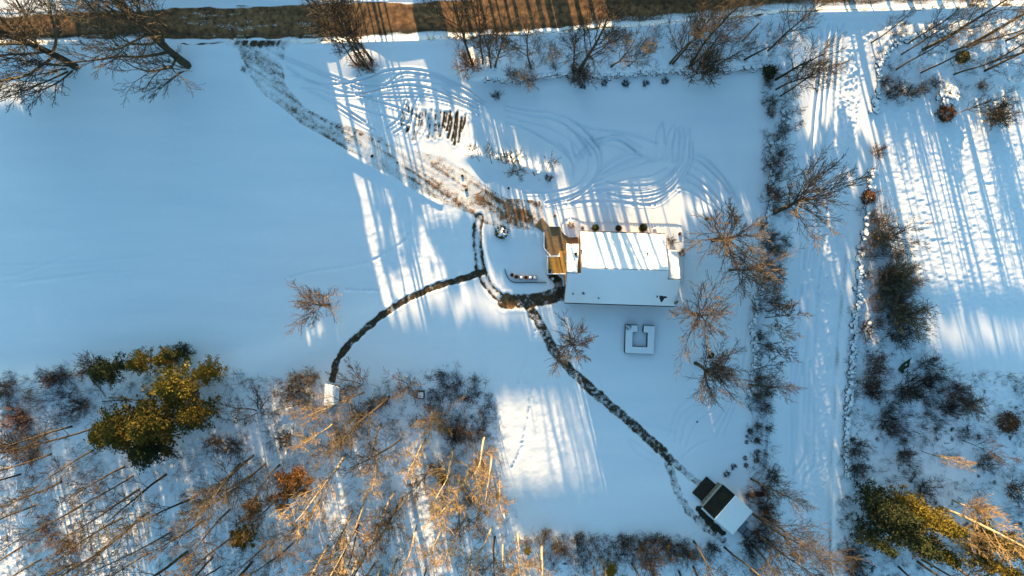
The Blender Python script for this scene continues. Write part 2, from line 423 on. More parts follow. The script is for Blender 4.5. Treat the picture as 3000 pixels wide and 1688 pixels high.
TR += [zz(*A2, p) for p in [
    [(-60, 1060), (150, 1105), (300, 1120), (500, 1165), (650, 1240), (780, 1360), (880, 1500)], [(-60, 1100), (200, 1160), (400, 1190), (560, 1260), (720, 1420), (790, 1560)],
    [(-60, 1170), (150, 1225), (330, 1265), (500, 1350), (650, 1470), (720, 1600)], [(-60, 1230), (150, 1290), (330, 1390), (480, 1480), (570, 1580)],
    [(600, 1235), (800, 1290), (1000, 1320), (1250, 1370), (1450, 1440)], [(560, 1290), (720, 1390), (840, 1400), (1000, 1360), (1130, 1380), (1300, 1480)],
    [(880, 1443), (1000, 1410), (1120, 1430), (1250, 1530)],
    [(1445, 1443), (1465, 1320), (1520, 1230), (1530, 1300), (1545, 1443)], [(1545, 1620), (1550, 1440), (1600, 1300), (1640, 1250), (1640, 1350), (1590, 1600)],
    [(1620, 1620), (1620, 1440), (1660, 1310), (1690, 1290), (1680, 1420), (1660, 1620)], [(1690, 1600), (1695, 1440), (1720, 1330), (1745, 1310), (1735, 1480), (1720, 1620)],
    [(1740, 1600), (1750, 1430), (1775, 1310), (1795, 1310), (1790, 1460), (1800, 1600)]]]
TR += [zz(*A3, p) for p in [
    [(450, 0), (560, 90), (620, 230), (622, 330), (640, 240), (720, 110), (850, 30), (1000, 20), (1160, 80)], [(600, 0), (640, 130), (700, 60), (850, -40), (980, -60), (1150, 0), (1300, 120)],
    [(640, -80), (740, 60), (775, 200), (740, 330), (640, 430), (480, 480), (250, 500), (120, 500)], [(720, -60), (830, 60), (870, 200), (840, 330), (740, 450), (600, 530), (340, 600)],
    [(800, -60), (890, 60), (912, 170), (880, 300), (800, 410), (690, 510), (560, 580), (420, 605)], [(560, 590), (700, 520), (900, 470), (1100, 500), (1330, 500), (1500, 460), (1650, 350)],
    [(890, 280), (1050, 165), (1200, 112), (1400, 150)], [(910, 310), (1080, 215), (1240, 150), (1390, 170)], [(820, 400), (960, 330), (1150, 260), (1330, 200), (1500, 160)],
    [(1815, -20), (1815, 160), (1740, 340), (1600, 490), (1440, 600), (1250, 605), (1000, 585), (700, 590), (440, 625)],
    [(1790, 0), (1780, 200), (1680, 380), (1540, 510), (1380, 580), (1180, 560), (960, 510)], [(1730, 230), (1620, 400), (1480, 500), (1300, 540), (1080, 530)],
    [(1700, 200), (1580, 370), (1440, 450), (1250, 480), (1000, 470), (860, 500)], [(1640, 260), (1500, 380), (1350, 420), (1100, 420), (960, 380)],
    [(1560, 250), (1400, 330), (1200, 350), (1000, 400), (820, 430)],
    [(1810, 90), (1950, 150), (2080, 280), (2180, 420), (2280, 610)], [(1820, 150), (1950, 230), (2080, 360), (2200, 520)], [(1800, 220), (1930, 310), (2060, 430), (2150, 570)],
    [(1770, 300), (1900, 390), (2020, 500), (2130, 640)], [(1740, 360), (1870, 430), (1980, 530), (2080, 680)], [(1670, 450), (1800, 490), (1950, 600), (2070, 700)]]]
for i, p in enumerate(TR):
    rut(p, 0.085 + 0.02 * (i % 3), 0.15, 0.6)
    if i > 15 and i % 3: q = 5.5 * (1 if i % 2 else -1); rut([(x + q * .7, y + q) for x, y in p], 0.07, 0.14, 0.6)
for k in range(7):      # packed block of passes at the turning place
    x = 1925 + k * 16; rut([(x, 470), (x + 2, 430), (x + 4, 385)], 0.035, 0.2)
B1 = (2250, 0, 3.435); B2 = (2250, 420, 3.435); B3 = (2250, 840, 3.435); B4 = (2250, 1260, 3.385)
LT = [zz(*B1, p) for p in [[(470, 230), (540, 370), (538, 560), (515, 800), (480, 1080), (455, 1443), (430, 1800), (395, 2200), (360, 2700)],
                           [(600, 250), (578, 420), (572, 650), (560, 950), (548, 1250), (538, 1443), (520, 1750), (470, 2300), (410, 2700)],
                           [(640, 250), (655, 420), (648, 650), (612, 920), (592, 1200), (575, 1443), (560, 1800), (490, 2400), (440, 2800)],
                           [(745, 250), (712, 370), (700, 600), (690, 900), (680, 1200), (665, 1443), (630, 1950), (560, 2500), (510, 2900)],
                           [(530, 700), (500, 1000), (470, 1300), (440, 1700)]]]
LT += [zz(*B3, p) for p in [[(330, 0), (300, 400), (278, 900), (260, 1500), (250, 2200)], [(400, 0), (395, 350), (380, 700), (300, 1050), (290, 1500), (270, 1900)],
                            [(350, 780), (370, 1000), (368, 1443), (385, 1700), (260, 1900)], [(505, 0), (480, 500), (472, 900), (480, 1443), (475, 1800), (370, 1960), (350, 2400), (340, 2900)],
                            [(430, 760), (418, 1100), (404, 1443), (392, 1700), (385, 2000)], [(250, 200), (240, 900), (235, 1800)]]]
for p in LT: rut(p, 0.11, 0.27, 0.7)
YT = [[(2195, 700), (2165, 830), (2155, 950), (2165, 1060), (2130, 1180), (2090, 1260)], [(2210, 860), (2190, 960), (2175, 1080), (2145, 1180), (2100, 1280)],
      [(1960, 1275), (1985, 1200), (2030, 1165), (2065, 1150)], [(1975, 1290), (2000, 1215), (2045, 1180), (2080, 1165)], [(1995, 1300), (2015, 1230), (2060, 1195), (2090, 1180)],
      [(2010, 1310), (2040, 1240), (2085, 1205), (2110, 1190)], [(2000, 1340), (2050, 1300), (2090, 1290)], [(1840, 1290), (1870, 1330), (1930, 1360)], [(1845, 1285), (1890, 1315), (1935, 1350)],
      [(1860, 1235), (1920, 1250), (1980, 1265)], [(2120, 1275), (2150, 1200), (2190, 1020)], [(2090, 1250), (2130, 1190), (2160, 1120)]]
for p in YT: rut(p, 0.06, 0.2)
for p in [[(0, 810), (58, 801), (131, 774), (210, 746)], [(0, 777), (122, 774), (262, 766), (437, 749)], [(29, 839), (87, 822), (204, 807), (378, 796)], [(0, 830), (150, 818), (320, 790)]]: rut(p, 0.02, 0.25)
def dots(pts, n, d=0.07):
    s = spline(pts, 6)
    for i in np.linspace(0, len(s) - 1, n):
        x, y = PW(*(s[int(i)] + rng.normal(0, 1.2, 2))); w = win(x - .6, x + .6, y - .6, y + .6)
        Z[w] -= d * np.exp(-(((GX[w] - x) ** 2 + (GY[w] - y) ** 2) / 0.16 ** 2))
dots([(845, 815), (920, 795), (1050, 775), (1130, 740), (1200, 680), (1180, 560)], 90); dots([(1500, 1370), (1530, 1300), (1550, 1200), (1560, 1120)], 45)
dots([(1010, 850), (1110, 852)], 25); dots([(1520, 1120), (1570, 960), (1540, 900)], 40)

# bare soil: road, driveway, footpaths
ROAD = (PYg < road_lo) & (PYg > road_hi)
streak = fbm(1.0, 70, 3, 0.02, 14.0); fine = fbm(0.5, 80, 2, 0.02, 5.0)
edge = np.minimum(road_lo - PYg, PYg - road_hi)
slush = sm(PXg, 1500, 1900) * (1 - sm(road_lo - PYg, 10, 34))
mr = (0.86 + 0.16 * streak + 0.10 * fine) * sm(edge + 5 * fine + 3 * streak, -1, 10) - 0.55 * slush * (0.7 + 0.5 * streak)
mr = np.where((streak > 0.55) & (PXg > 520) & (PXg < 960), mr - 0.45 * (fine > 0.05), mr)
MUD = np.where(ROAD, np.clip(mr, 0, 1), MUD); TONE = np.where(ROAD, np.clip(0.80 + 0.4 * streak - 0.5 * np.exp(-((road_lo - PYg - 12) / 9) ** 2), 0, 1), TONE)
scrape = np.exp(-((PYg - road_lo - 9 + 5 * fine) / 2.5) ** 2) * (0.62 + 0.35 * streak) * (1 - sm(PXg, 620, 700) * (1 - sm(PXg, 860, 920)))
MUD = np.maximum(MUD, scrape * (PYg > road_lo)); Z -= 0.03 * ROAD
dm = polymask(DRIVE, 0.0, 5)
ds = .5 * fbm(0.9, 90, 3, math.radians(-34), 9.0) + .6 * vnoise(6.0, .34, 91, math.radians(-32)) + .35 * vnoise(9.0, .5, 92, math.radians(-37)); db = fbm(1.1, 95, 3); dk = fbm(0.45, 97, 2)
up = sm(PYg, 120, 330); 
md = 0.375 + 0.20 * ds + 0.10 * dk + 0.05 * db + 0.055 * sm(PXg, 1130, 1420)
md = md + 0.12 * np.exp(-(strokedist([(705, 170), (745, 245), (800, 305), (880, 355)], 3) / 0.5) ** 2) + 0.22 * np.exp(-(((PXg - 1405) / 26) ** 2 + ((PYg - 592) / 16) ** 2)) \
     + 0.25 * np.exp(-(((PXg - 1520) / 58) ** 2 + ((PYg - 634) / 24) ** 2)) + 0.12 * np.exp(-(((PXg - 1500) / 80) ** 2 + ((PYg - 590) / 16) ** 2))
DRV = dm > 0.5
MUD = np.where(DRV, np.clip(md, 0, 1), MUD); TONE = np.where(DRV, np.clip(0.30 + 0.55 * sm(PXg, 900, 1450) + 0.2 * db, 0, 1), TONE)  # tan gravel tone, strengthened where the driveway is sunlit: light put into colour
Z += DRV * (ds * 0.03 + dk * 0.012)
fan = np.exp(-(((PXg - 770) / 95) ** 2 + ((PYg - 128) / 16) ** 2)) * (0.75 + 0.4 * fbm(0.6, 99, 2, math.radians(70), 4))
MUD = np.maximum(MUD, np.clip(fan, 0, 1) * (PYg > road_lo)); TONE = np.where((PYg > road_lo) & (fan > 0.3), 0.15, TONE)
edge_d = strokedist([(890, 322), (960, 358), (1030, 385), (1110, 415), (1165, 440)], 1.0)
MUD = np.maximum(MUD, np.exp(-(edge_d / 0.2) ** 2) * (0.50 + 0.3 * dk))
for k in range(22):     # plough scrapes
    x = 1180 + k * 8.6 + rng.normal(0, 2); y = 318 + 1.4 * k + rng.normal(0, 9); L = 70 + rng.normal(0, 14)
    D = strokedist([(x, y), (x - 4, y + L / 2), (x - 9 + rng.normal(0, 3), y + L)], 0.9)
    s = 0.46 if k < 14 else 0.72
    if k in (16, 17, 19): s = 0.9
    MUD = np.maximum(MUD, np.exp(-(D / 0.26) ** 2) * (s + 0.25 * dk)); Z -= 0.05 * np.exp(-(D / 0.24) ** 2) - 0.03 * np.exp(-((D - .4) / .16) ** 2)
PATHM = np.zeros_like(Z)
def path(pts, w, cover, tone=0.1, two=False):
    global MUD, TONE, PATHM, Z
    D = strokedist(pts, w * 1.6); m = 1 - sm(D + 0.16 * fbm(0.8, 110, 2), w * 0.72, w * 1.05)
    blot = .7 * fbm(0.36, 120, 1) + .35 * fbm(0.9, 122, 2)
    v = m * (cover + 0.22 * blot)
    if two: v = v * (1 - 0.62 * np.exp(-(D / (w * 0.42)) ** 2))
    MUD = np.maximum(MUD, np.clip(v, 0, 1)); TONE = np.where(m > 0.3, tone, TONE)
    PATHM = np.maximum(PATHM, m); Z -= 0.06 * m
    Z += 0.02 * np.exp(-((D - w * 1.25) / 0.22) ** 2)
path([(1404, 640), (1398, 690), (1402, 750), (1412, 800), (1440, 850), (1490, 884), (1545, 890)], 0.86, 0.70, 0.08, True)
path([(1412, 800), (1345, 820), (1262, 845), (1170, 890), (1092, 945), (1032, 1000), (992, 1050), (973, 1112)], 0.60, 0.70)
path([(1545, 890), (1590, 965), (1622, 1025), (1682, 1094), (1762, 1166), (1850, 1242), (1925, 1308), (1958, 1342)], 0.86, 0.60, 0.06)
path([(1955, 1342), (2010, 1385), (2058, 1428)], 0.6, 0.44, 0.04)
path([(1955, 1342), (1972, 1400), (2000, 1470), (2050, 1530), (2118, 1582)], 0.7, 0.44, 0.04)
path([(2048, 1492), (2080, 1530), (2118, 1562)], 0.6, 0.85, 0.02)
path([(1480, 885), (1560, 880), (1650, 862)], 1.3, 0.66, 0.1); path([(1615, 806), (1635, 825), (1645, 865)], 0.8, 0.7, 0.04)
path([(1487, 870), (1500, 895)], 0.7, 0.9, 0.9)
litter = np.clip(fbm(0.8, 130, 3), 0, 1)
MUD = np.maximum(MUD, wm * (litter * 0.38) * (fbm(5, 140, 2) > -0.2)); MUD = np.maximum(MUD, (rw + tr * 0.8) * litter * 0.6 * (fbm(4, 150, 2) > -0.1))
hb = np.clip(0.04 + 0.38 * fbm(0.9, 160, 3), 0, 1) * hd * (fbm(5, 165, 2) > -0.35)
MUD = np.maximum(MUD, hb)
BR = [(1530, 1570), (1700, 1562), (1900, 1558), (2010, 1575), (2080, 1640), (1500, 1680)]
MUD = np.maximum(MUD, polymask(BR, 1.5, 8) * np.clip(fbm(0.7, 170, 3), 0, 1) * 0.6)
ditch = np.exp(-((PXg - lane_r + 8) / 8) ** 2) * sm(PYg, 620, 800); Z -= 0.18 * ditch
MUD = np.maximum(MUD, ditch * (0.28 + 0.2 * fbm(0.7, 175, 2, math.radians(90), 4)))

lab = np.zeros((ny, nx), np.int8)
lab[LANE] = 4; lab[DRV] = 2; lab[PATHM > 0.5] = 3; lab[ROAD] = 1
Zs = Z
def gz(X, Y):
    u = min(max((X - X0) / STEP, 0), nx - 2); v = min(max((Y - Y0) / STEP, 0), ny - 2)
    return float(Zs[int(v), int(u)])
def GP(x, y, dz=0.0):
    X, Y = PW(x, y); z = gz(X, Y); X, Y = PW(x, y, z); return (X, Y, gz(X, Y) + dz)

def build_ground():
    idx = np.arange(ny * nx).reshape(ny, nx)
    q = np.stack([idx[:-1, :-1], idx[:-1, 1:], idx[1:, 1:], idx[1:, :-1]], -1).reshape(-1, 4)
    ql = lab[:-1, :-1].reshape(-1)
    co = np.stack([GX, GY, Z], -1).reshape(-1, 3).astype(np.float32)
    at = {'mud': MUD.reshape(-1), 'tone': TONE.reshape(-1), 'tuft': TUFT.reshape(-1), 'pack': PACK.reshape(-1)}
    for k, name in enumerate(['snow_ground', 'road', 'driveway', 'footpath', 'lane']):
        f = q[ql == k]; used, inv = np.unique(f, return_inverse=True); inv = inv.reshape(-1).astype(np.int32)
        V = co[used]; nf = len(f)
        att = {a: v[used] for a, v in at.items()}
        if k == 0:      # the sheet goes on to the horizon
            B = 1400.0; xs = np.array([-B, X0, gx[-1], B]); ys = np.array([-B, Y0, gy[-1], B]); ext = []; base = len(V); E = []
            for j in range(4):
                for i in range(4): E.append((xs[i], ys[j], -0.5))
            for j in range(3):
                for i in range(3):
                    if (i, j) != (1, 1): ext += [base + j * 4 + i, base + j * 4 + i + 1, base + (j + 1) * 4 + i + 1, base + (j + 1) * 4 + i]
            V = np.vstack([V, np.array(E, np.float32)]); inv = np.concatenate([inv, np.array(ext, np.int32)]); nf += 8
            att = {a: np.concatenate([v, np.full(16, 0.1 if a == 'tuft' else 0.0)]) for a, v in att.items()}
        me = bpy.data.meshes.new(name)
        me.vertices.add(len(V)); me.vertices.foreach_set('co', V.astype(np.float32).ravel())
        me.loops.add(nf * 4); me.loops.foreach_set('vertex_index', inv)
        me.polygons.add(nf); me.polygons.foreach_set('loop_start', np.arange(0, nf * 4, 4, dtype=np.int32))
        me.update(calc_edges=True)
        for a, v in att.items():
            A = me.attributes.new(a, 'FLOAT', 'POINT'); A.data.foreach_set('value', v.astype(np.float32))
        tag(link(name, me, M['ground'], smooth=True), kind='structure')
build_ground()

# ------------------------------------------------------------------ plants: bare trees, shrubs, evergreens
GOLD = 2.399963
def nrm(v): return v / (np.linalg.norm(v) + 1e-9)

class Tubes:
    def __init__(self): self.V = []; self.F = []
    def add(self, pts, rad, n):
        b = len(self.V); m = len(pts)
        d0 = nrm(pts[-1] - pts[0]); ref = np.array([1.0, 0, 0]) if abs(d0[0]) < 0.8 else np.array([0, 1.0, 0])
        u = nrm(np.cross(d0, ref)); w = np.cross(d0, u)
        cs = [(math.cos(2 * math.pi * k / n), math.sin(2 * math.pi * k / n)) for k in range(n)]
        for p, r in zip(pts, rad):
            for c, s in cs: self.V.append(p + (u * c + w * s) * r)
        for i in range(m - 1):
            for k in range(n):
                self.F.append((b + i * n + k, b + i * n + (k + 1) % n, b + (i + 1) * n + (k + 1) % n, b + (i + 1) * n + k))
        if n > 3: self.F.append(tuple(b + k for k in range(n))[::-1])
    def mesh(self, name): return mesh_from(name, self.V, self.F)

def grow(r, tubes, p, d, L, rad, lev, P):
    """one branch and its children; tubes[0] is the trunk, tubes[1] the crown"""
    nseg = P['seg'][lev]; pts = [np.array(p, float)]; d = nrm(np.array(d, float))
    for i in range(nseg):
        d = nrm(d + r.normal(0, P['wob'][lev], 3) + np.array([0, 0, P['up'][lev]]))
        pts.append(pts[-1] + d * L / nseg)
    end = P.get('taper', [0.35] * 6)[lev]
    rr = [max(P['rmin'], rad * (1 - (1 - end) * i / nseg)) for i in range(nseg + 1)]
    tubes[0 if lev < P.get('trunklev', 1) else 1].add(pts, rr, 6 if lev == 0 else 4 if lev == 1 else 3)
    if lev + 1 >= len(P['seg']): return
    n = P['n'][lev]; az = r.uniform(0, 6.28)
    for k in range(n):
        t = P['start'][lev] + (1 - P['start'][lev]) * (k + r.uniform(0.1, 0.9)) / n
        if k == n - 1: t = 1.0
        x = t * nseg; i = min(int(x), nseg - 1); b = pts[i] + (pts[i + 1] - pts[i]) * (x - i); dd = nrm(pts[i + 1] - pts[i])
        az += GOLD + r.normal(0, 0.4); ang = math.radians(P['ang'][lev] * r.uniform(0.75, 1.25)) * (1 - P.get('close', 0.3) * t)
        ref = np.array([0, 0, 1.0]) if abs(dd[2]) < 0.9 else np.array([1.0, 0, 0])
        u = nrm(np.cross(dd, ref)); w = np.cross(dd, u)
        nd = dd * math.cos(ang) + (u * math.cos(az) + w * math.sin(az)) * math.sin(ang)
        L2 = P['len'][lev] * L * (1 - P['fall'][lev] * t) * r.uniform(0.65, 1.2)
        r2 = rad * (1 - (1 - end) * t) * P['rr'][lev]
        grow(r, tubes, b, nd, L2, r2, lev + 1, P)

def tree_variant(seed, H, rad, P, lean=(0, 0), stems=1, fan=0.0):
    r = np.random.default_rng(seed); tb = [Tubes(), Tubes()]
    for s in range(stems):
        a = 2 * math.pi * s / max(stems, 1) + r.uniform(0, 0.8); f = fan * r.uniform(0.5, 1.2)
        off = np.array([math.cos(a), math.sin(a), 0]) * (0.25 * fan * H * 0.2 if stems > 1 else 0)
        d = np.array([math.cos(a) * f + lean[0], math.sin(a) * f + lean[1], 1.0])
        grow(r, tb, off + np.array([0, 0, -0.25]), d, H * r.uniform(0.85, 1.1) * P.get('trunklen', 1.0), rad * r.uniform(0.8, 1.1), 0, P)
    return tb

P_LAWN = dict(seg=[4, 6, 4, 3], n=[16, 11, 7], start=[0.58, 0.15, 0.2], ang=[68, 40, 38], len=[1.25, 0.46, 0.5], fall=[0.25, 0.35, 0.3], rr=[0.50, 0.5, 0.6],
              wob=[0.04, 0.10, 0.14, 0.16], up=[0.05, 0.05, 0.04, 0.02], rmin=0.021, trunklen=0.55, close=0.75)
P_MAPLE = dict(seg=[6, 7, 5, 4, 2], n=[18, 11, 8, 5], start=[0.14, 0.22, 0.2, 0.3], ang=[58, 40, 38, 38], len=[0.72, 0.46, 0.46, 0.45], fall=[0.30, 0.35, 0.3, 0.3], rr=[0.5, 0.5, 0.55, 0.6],
               wob=[0.05, 0.12, 0.15, 0.17, 0.2], up=[0.06, 0.10, 0.05, 0.03, 0], rmin=0.024, close=0.45, taper=[0.3] * 6)
P_ROAD = dict(seg=[7, 6, 4, 3], n=[15, 10, 7], start=[0.26, 0.2, 0.2], ang=[42, 36, 36], len=[0.42, 0.46, 0.5], fall=[0.35, 0.35, 0.3], rr=[0.5, 0.5, 0.55],
              wob=[0.05, 0.10, 0.14, 0.16], up=[0.05, 0.12, 0.06, 0.03], rmin=0.021, close=0.3, taper=[0.25] * 6)
P_WOOD = dict(seg=[8, 5, 4, 2], n=[15, 8, 5], start=[0.30, 0.2, 0.2], ang=[46, 40, 38], len=[0.27, 0.50, 0.5], fall=[0.45, 0.35, 0.3], rr=[0.42, 0.5, 0.55],
              wob=[0.035, 0.10, 0.14, 0.16], up=[0.05, 0.12, 0.05, 0.02], rmin=0.022, close=0.3, taper=[0.22] * 6)
P_VASE = dict(seg=[6, 4, 3, 2], n=[9, 7, 4], start=[0.22, 0.2, 0.2], ang=[32, 32, 34], len=[0.48, 0.45, 0.5], fall=[0.4, 0.35, 0.3], rr=[0.55, 0.5, 0.6],
              wob=[0.08, 0.12, 0.15, 0.16], up=[0.05, 0.08, 0.04, 0.0], rmin=0.015, close=0.2)
P_SHRUB = dict(seg=[4, 3, 2], n=[8, 6], start=[0.15, 0.15], ang=[38, 40], len=[0.5, 0.5], fall=[0.3, 0.3], rr=[0.6, 0.6],
               wob=[0.12, 0.18, 0.2], up=[0.03, 0.02, 0.0], rmin=0.014, close=0.1)
VAR = {}
def reg(kind, tb, single=False):
    if single:
        tb[0].F += [tuple(i + len(tb[0].V) for i in f) for f in tb[1].F]; tb[0].V += tb[1].V
        VAR.setdefault(kind, []).append((tb[0].mesh('stems'),))
    else: VAR.setdefault(kind, []).append((tb[0].mesh('trunk'), tb[1].mesh('crown')))
for s in range(4): reg('lawn', tree_variant(100 + s, 10.5, 0.26, P_LAWN))
for s in range(2): reg('maple', tree_variant(200 + s, 20.0, 0.60, P_MAPLE, lean=(-0.10, 0.10)))
for s in range(4): reg('road', tree_variant(300 + s, 18.5, 0.24, P_ROAD, lean=(0.05 * (s % 2), 0.03)))
for s in range(5): reg('wood', tree_variant(400 + s, 22.0, 0.20, P_WOOD, lean=(0.04 * (s - 2), 0.02 * (s % 3 - 1))))
for s in range(3): reg('slim', tree_variant(500 + s, 6.5, 0.07, dict(P_ROAD, n=[9, 6, 4]), lean=(0.1, 0.04)))
for s in range(3): reg('vase', tree_variant(600 + s, 5.5, 0.075, P_VASE, stems=5, fan=0.5))
for s in range(4): reg('shrub', tree_variant(700 + s, 2.0, 0.028, P_SHRUB, stems=13, fan=0.75), True)
for s in range(3): reg('bush', tree_variant(800 + s, 0.62, 0.016, dict(P_SHRUB, rmin=0.010), stems=12, fan=0.9), True)

def cards(r, centres, n, size, spread, flat=0.5, long=1.6):
    """leaf or needle sprays: small quads scattered round each centre"""
    V, F = [], []
    for c, s in centres:
        m = max(3, int(n * s))
        for _ in range(m):
            p = np.array(c) + r.normal(0, spread * s, 3) * np.array([1, 1, flat])
            a = r.uniform(0, 6.28); el = r.uniform(-0.5, 0.7); L = size * r.uniform(0.6, 1.3); w = L / long
            u = np.array([math.cos(a) * math.cos(el), math.sin(a) * math.cos(el), math.sin(el)])
            v = nrm(np.cross(u, np.array([r.normal(0, .5), r.normal(0, .5), 1.0])))
            b = len(V); V += [p - v * w * .3, p + u * L * .5 - v * w * .5, p + u * L, p + u * L * .5 + v * w * .5]; F.append((b, b + 1, b + 2, b + 3))
    return V, F

def pine_variant(seed, H, R, n=60, dens=34, base=0.3):
    r = np.random.default_rng(seed); t = Tubes(); cen = []
    t.add([np.array([0, 0, -.2]), np.array([.1, 0, H * .5]), np.array([0, .1, H * .97])], [0.02 * H, 0.014 * H, 0.03], 6)
    for k in range(n):
        f = base + (1 - base) * (k + .5) / n; z = H * f; a = k * GOLD + r.normal(0, .3)
        L = R * (1 - ((f - base) / (1 - base)) ** 1.5) * r.uniform(0.55, 1.15) + 0.25
        e = np.array([math.cos(a) * L, math.sin(a) * L, z + L * r.uniform(-.05, .28)])
        t.add([np.array([0, 0, z]), e * np.array([.5, .5, 1]), e], [0.045, 0.03, 0.015], 3)
        for q in np.linspace(0.35, 1.0, max(2, int(L / 0.75))):
            cen.append((np.array([e[0] * q + r.normal(0, .15), e[1] * q + r.normal(0, .15), z + (e[2] - z) * q]), r.uniform(.6, 1.1)))
    V, F = cards(r, cen, dens, 0.42, 0.34, 0.45, 2.4)
    return (t.mesh('trunk'), mesh_from('foliage', V, F))
def round_bush(seed, R, H, n, size, dens=20):
    r = np.random.default_rng(seed); cen = []
    for k in range(n):
        u = r.uniform(0.12, 1); a = k * GOLD; rr = R * math.sqrt(1 - u * u) * r.uniform(.75, 1.02)
        cen.append(((rr * math.cos(a), rr * math.sin(a), u * H * r.uniform(.8, 1)), r.uniform(.7, 1.1)))
    return mesh_from('foliage', *cards(r, cen, dens, size, R * .16, .8, 1.7))
VAR['pine'] = [pine_variant(900 + s, 10.0, 3.2) for s in range(3)]
VAR['spruce'] = [pine_variant(930 + s, 11.0, 2.4, 80, 30, 0.06) for s in range(3)]
def leafy(seed, H, mat_leaf):
    tb = tree_variant(seed, H, 0.07, P_VASE, stems=4, fan=0.45); r = np.random.default_rng(seed)
    pts = tb[1].V[::17]; V, F = cards(r, [(p, 1) for p in pts if p[2] > H * .15], 3, 0.22, 0.16, 1, 1.5)
    return (tb[0].mesh('trunk'), tb[1].mesh('crown'), mesh_from('foliage', V, F))
VAR['leafy'] = [leafy(960 + s, 4.5, None) for s in range(2)]
bush_meshes = [round_bush(970 + s, 0.5, 0.75, 60, 0.14) for s in range(2)]

KN = {'lawn': 'lawn_tree', 'maple': 'maple_tree', 'road': 'roadside_tree', 'wood': 'forest_tree', 'slim': 'young_tree', 'vase': 'multi_stem_tree', 'shrub': 'bare_shrub',
      'bush': 'low_bush', 'pine': 'pine_tree', 'spruce': 'evergreen_tree', 'leafy': 'leafy_tree'}
CATS = {'lawn': 'tree', 'maple': 'tree', 'road': 'tree', 'wood': 'tree', 'slim': 'tree', 'vase': 'tree', 'shrub': 'shrub', 'bush': 'bush', 'pine': 'tree', 'spruce': 'tree', 'leafy': 'tree'}
SETS = {}
def matset(me, mat, key):
    k = (me.name, key)
    if k not in SETS:
        m2 = me.copy(); m2.materials.clear(); m2.materials.append(mat); SETS[k] = m2
    return SETS[k]
MATS = {'lawn': ('bark', 'tan_twig', 'leaf_orange'), 'norm': ('bark', 'twig', 'leaf_orange'), 'dark': ('bark', 'dark_twig', 'leaf_brown'), 'red': ('bark', 'red_twig', 'leaf_orange'), 'gold': ('pale_bark', 'gold_twig', 'leaf_orange'),
        'pale': ('pale_bark', 'twig', 'leaf_orange')}
count = {}
def plant(kind, x, y, sc=1.0, look='norm', label=None, group=None, var=None, rz=None, lean=None, dz=0.0, cat=None, name=None, hz=1.0):
    count[kind] = count.get(kind, 0) + 1
    vs = VAR[kind]; v = vs[(count[kind] if var is None else var) % len(vs)]
    rz = random.uniform(0, 6.28) if rz is None else rz
    mb, mt, ml = MATS.get(look, MATS['norm'])
    X, Y, z = GP(x, y, dz)
    if len(v) == 1:
        o = link(name or KN[kind], matset(v[0], M[mt], look)); root = o
    else:
        root = empty(name or KN[kind], (0, 0, 0))
        if kind in ('pine', 'spruce'):
            link('trunk', matset(v[0], M['bark'], 'norm'), parent=root)
            link('foliage', matset(v[1], M['needle_dark' if look == 'dark' else 'needle'], look), parent=root)
        else:
            link('trunk', matset(v[0], M[mb], look), parent=root); link('crown', matset(v[1], M[mt], look), parent=root)
            if len(v) > 2: link('foliage', matset(v[2], M[ml], look), parent=root)
    root.location = (X, Y, z); root.scale = (sc, sc, sc * hz)
    if lean:
        q = Vector((0, 0, 1)).rotation_difference(Vector((lean[0], lean[1], 1)).normalized())
        root.rotation_mode = 'QUATERNION'; root.rotation_quaternion = q @ Matrix.Rotation(rz, 4, 'Z').to_quaternion()
    else: root.rotation_euler = (0, 0, rz)
    tag(root, label, cat or CATS[kind], group)
    return root

# lawn trees
G_ = 'bare lawn trees'
plant('lawn', 966, 892, 1.08, 'lawn', 'lone bare tree standing in the open field left of the curved path', G_, 0, lean=(-.05, 0))
plant('lawn', 1674, 1006, 1.00, 'lawn', 'bare round-crowned tree overhanging the path left of the raised garden bed', G_, 1)
plant('lawn', 2030, 920, 1.21, 'lawn', 'bare lawn tree just right of the house lower corner', G_, 2)
plant('lawn', 2037, 1064, 1.16, 'lawn', 'bare lawn tree with a dark stump mound behind its trunk, right of the raised bed', G_, 3)
plant('lawn', 2088, 1062, 0.95, 'lawn', 'smaller bare tree crowding the right side of the lawn tree below the house', G_, 0)
plant('lawn', 2088, 704, 1.48, 'lawn', 'largest bare lawn tree, right of the house beside the snowy ring bed', G_, 1)
plant('lawn', 2138, 792, 1.00, 'lawn', 'small bare tree right of the house, between the two bigger lawn trees', G_, 2)
plant('lawn', 2268, 622, 1.48, 'lawn', 'bare tree with a thick dark trunk leaning from the hedge over the lane', G_, 3, lean=(.18, .0))
# lower lawn edge
plant('vase', 1198, 1131, 1.0, 'lawn', 'bare vase-shaped tree above the wooden box at the wood edge', None, 0, lean=(0, .25), name='multi_stem_tree')
plant('vase', 1059, 1124, 1.05, 'lawn', 'bare fan-shaped tree beside the small snowy shed', None, 1, lean=(-.25, .25))
plant('road', 1066, 1150, 0.7, 'gold', 'golden bare tree leaning over the lower corner of the small shed', None, 0, lean=(-.45, -.12))
plant('lawn', 1269, 1207, 0.80, 'gold', 'golden-trunked bare tree with spread branches below the wooden box', None, 2)
plant('vase', 757, 1205, 1.15, 'dark', 'dense dark bare shrub-like tree left of the small shed', None, 2, lean=(.12, .3))
plant('slim', 895, 1180, 0.95, 'lawn', 'thin young bare tree between the dark shrubby tree and the small shed', None, 0, lean=(-.2, .35))
plant('lawn', 2, 1150, .55, 'dark', 'dark bare crown at the left frame edge above the woods', None, 1)

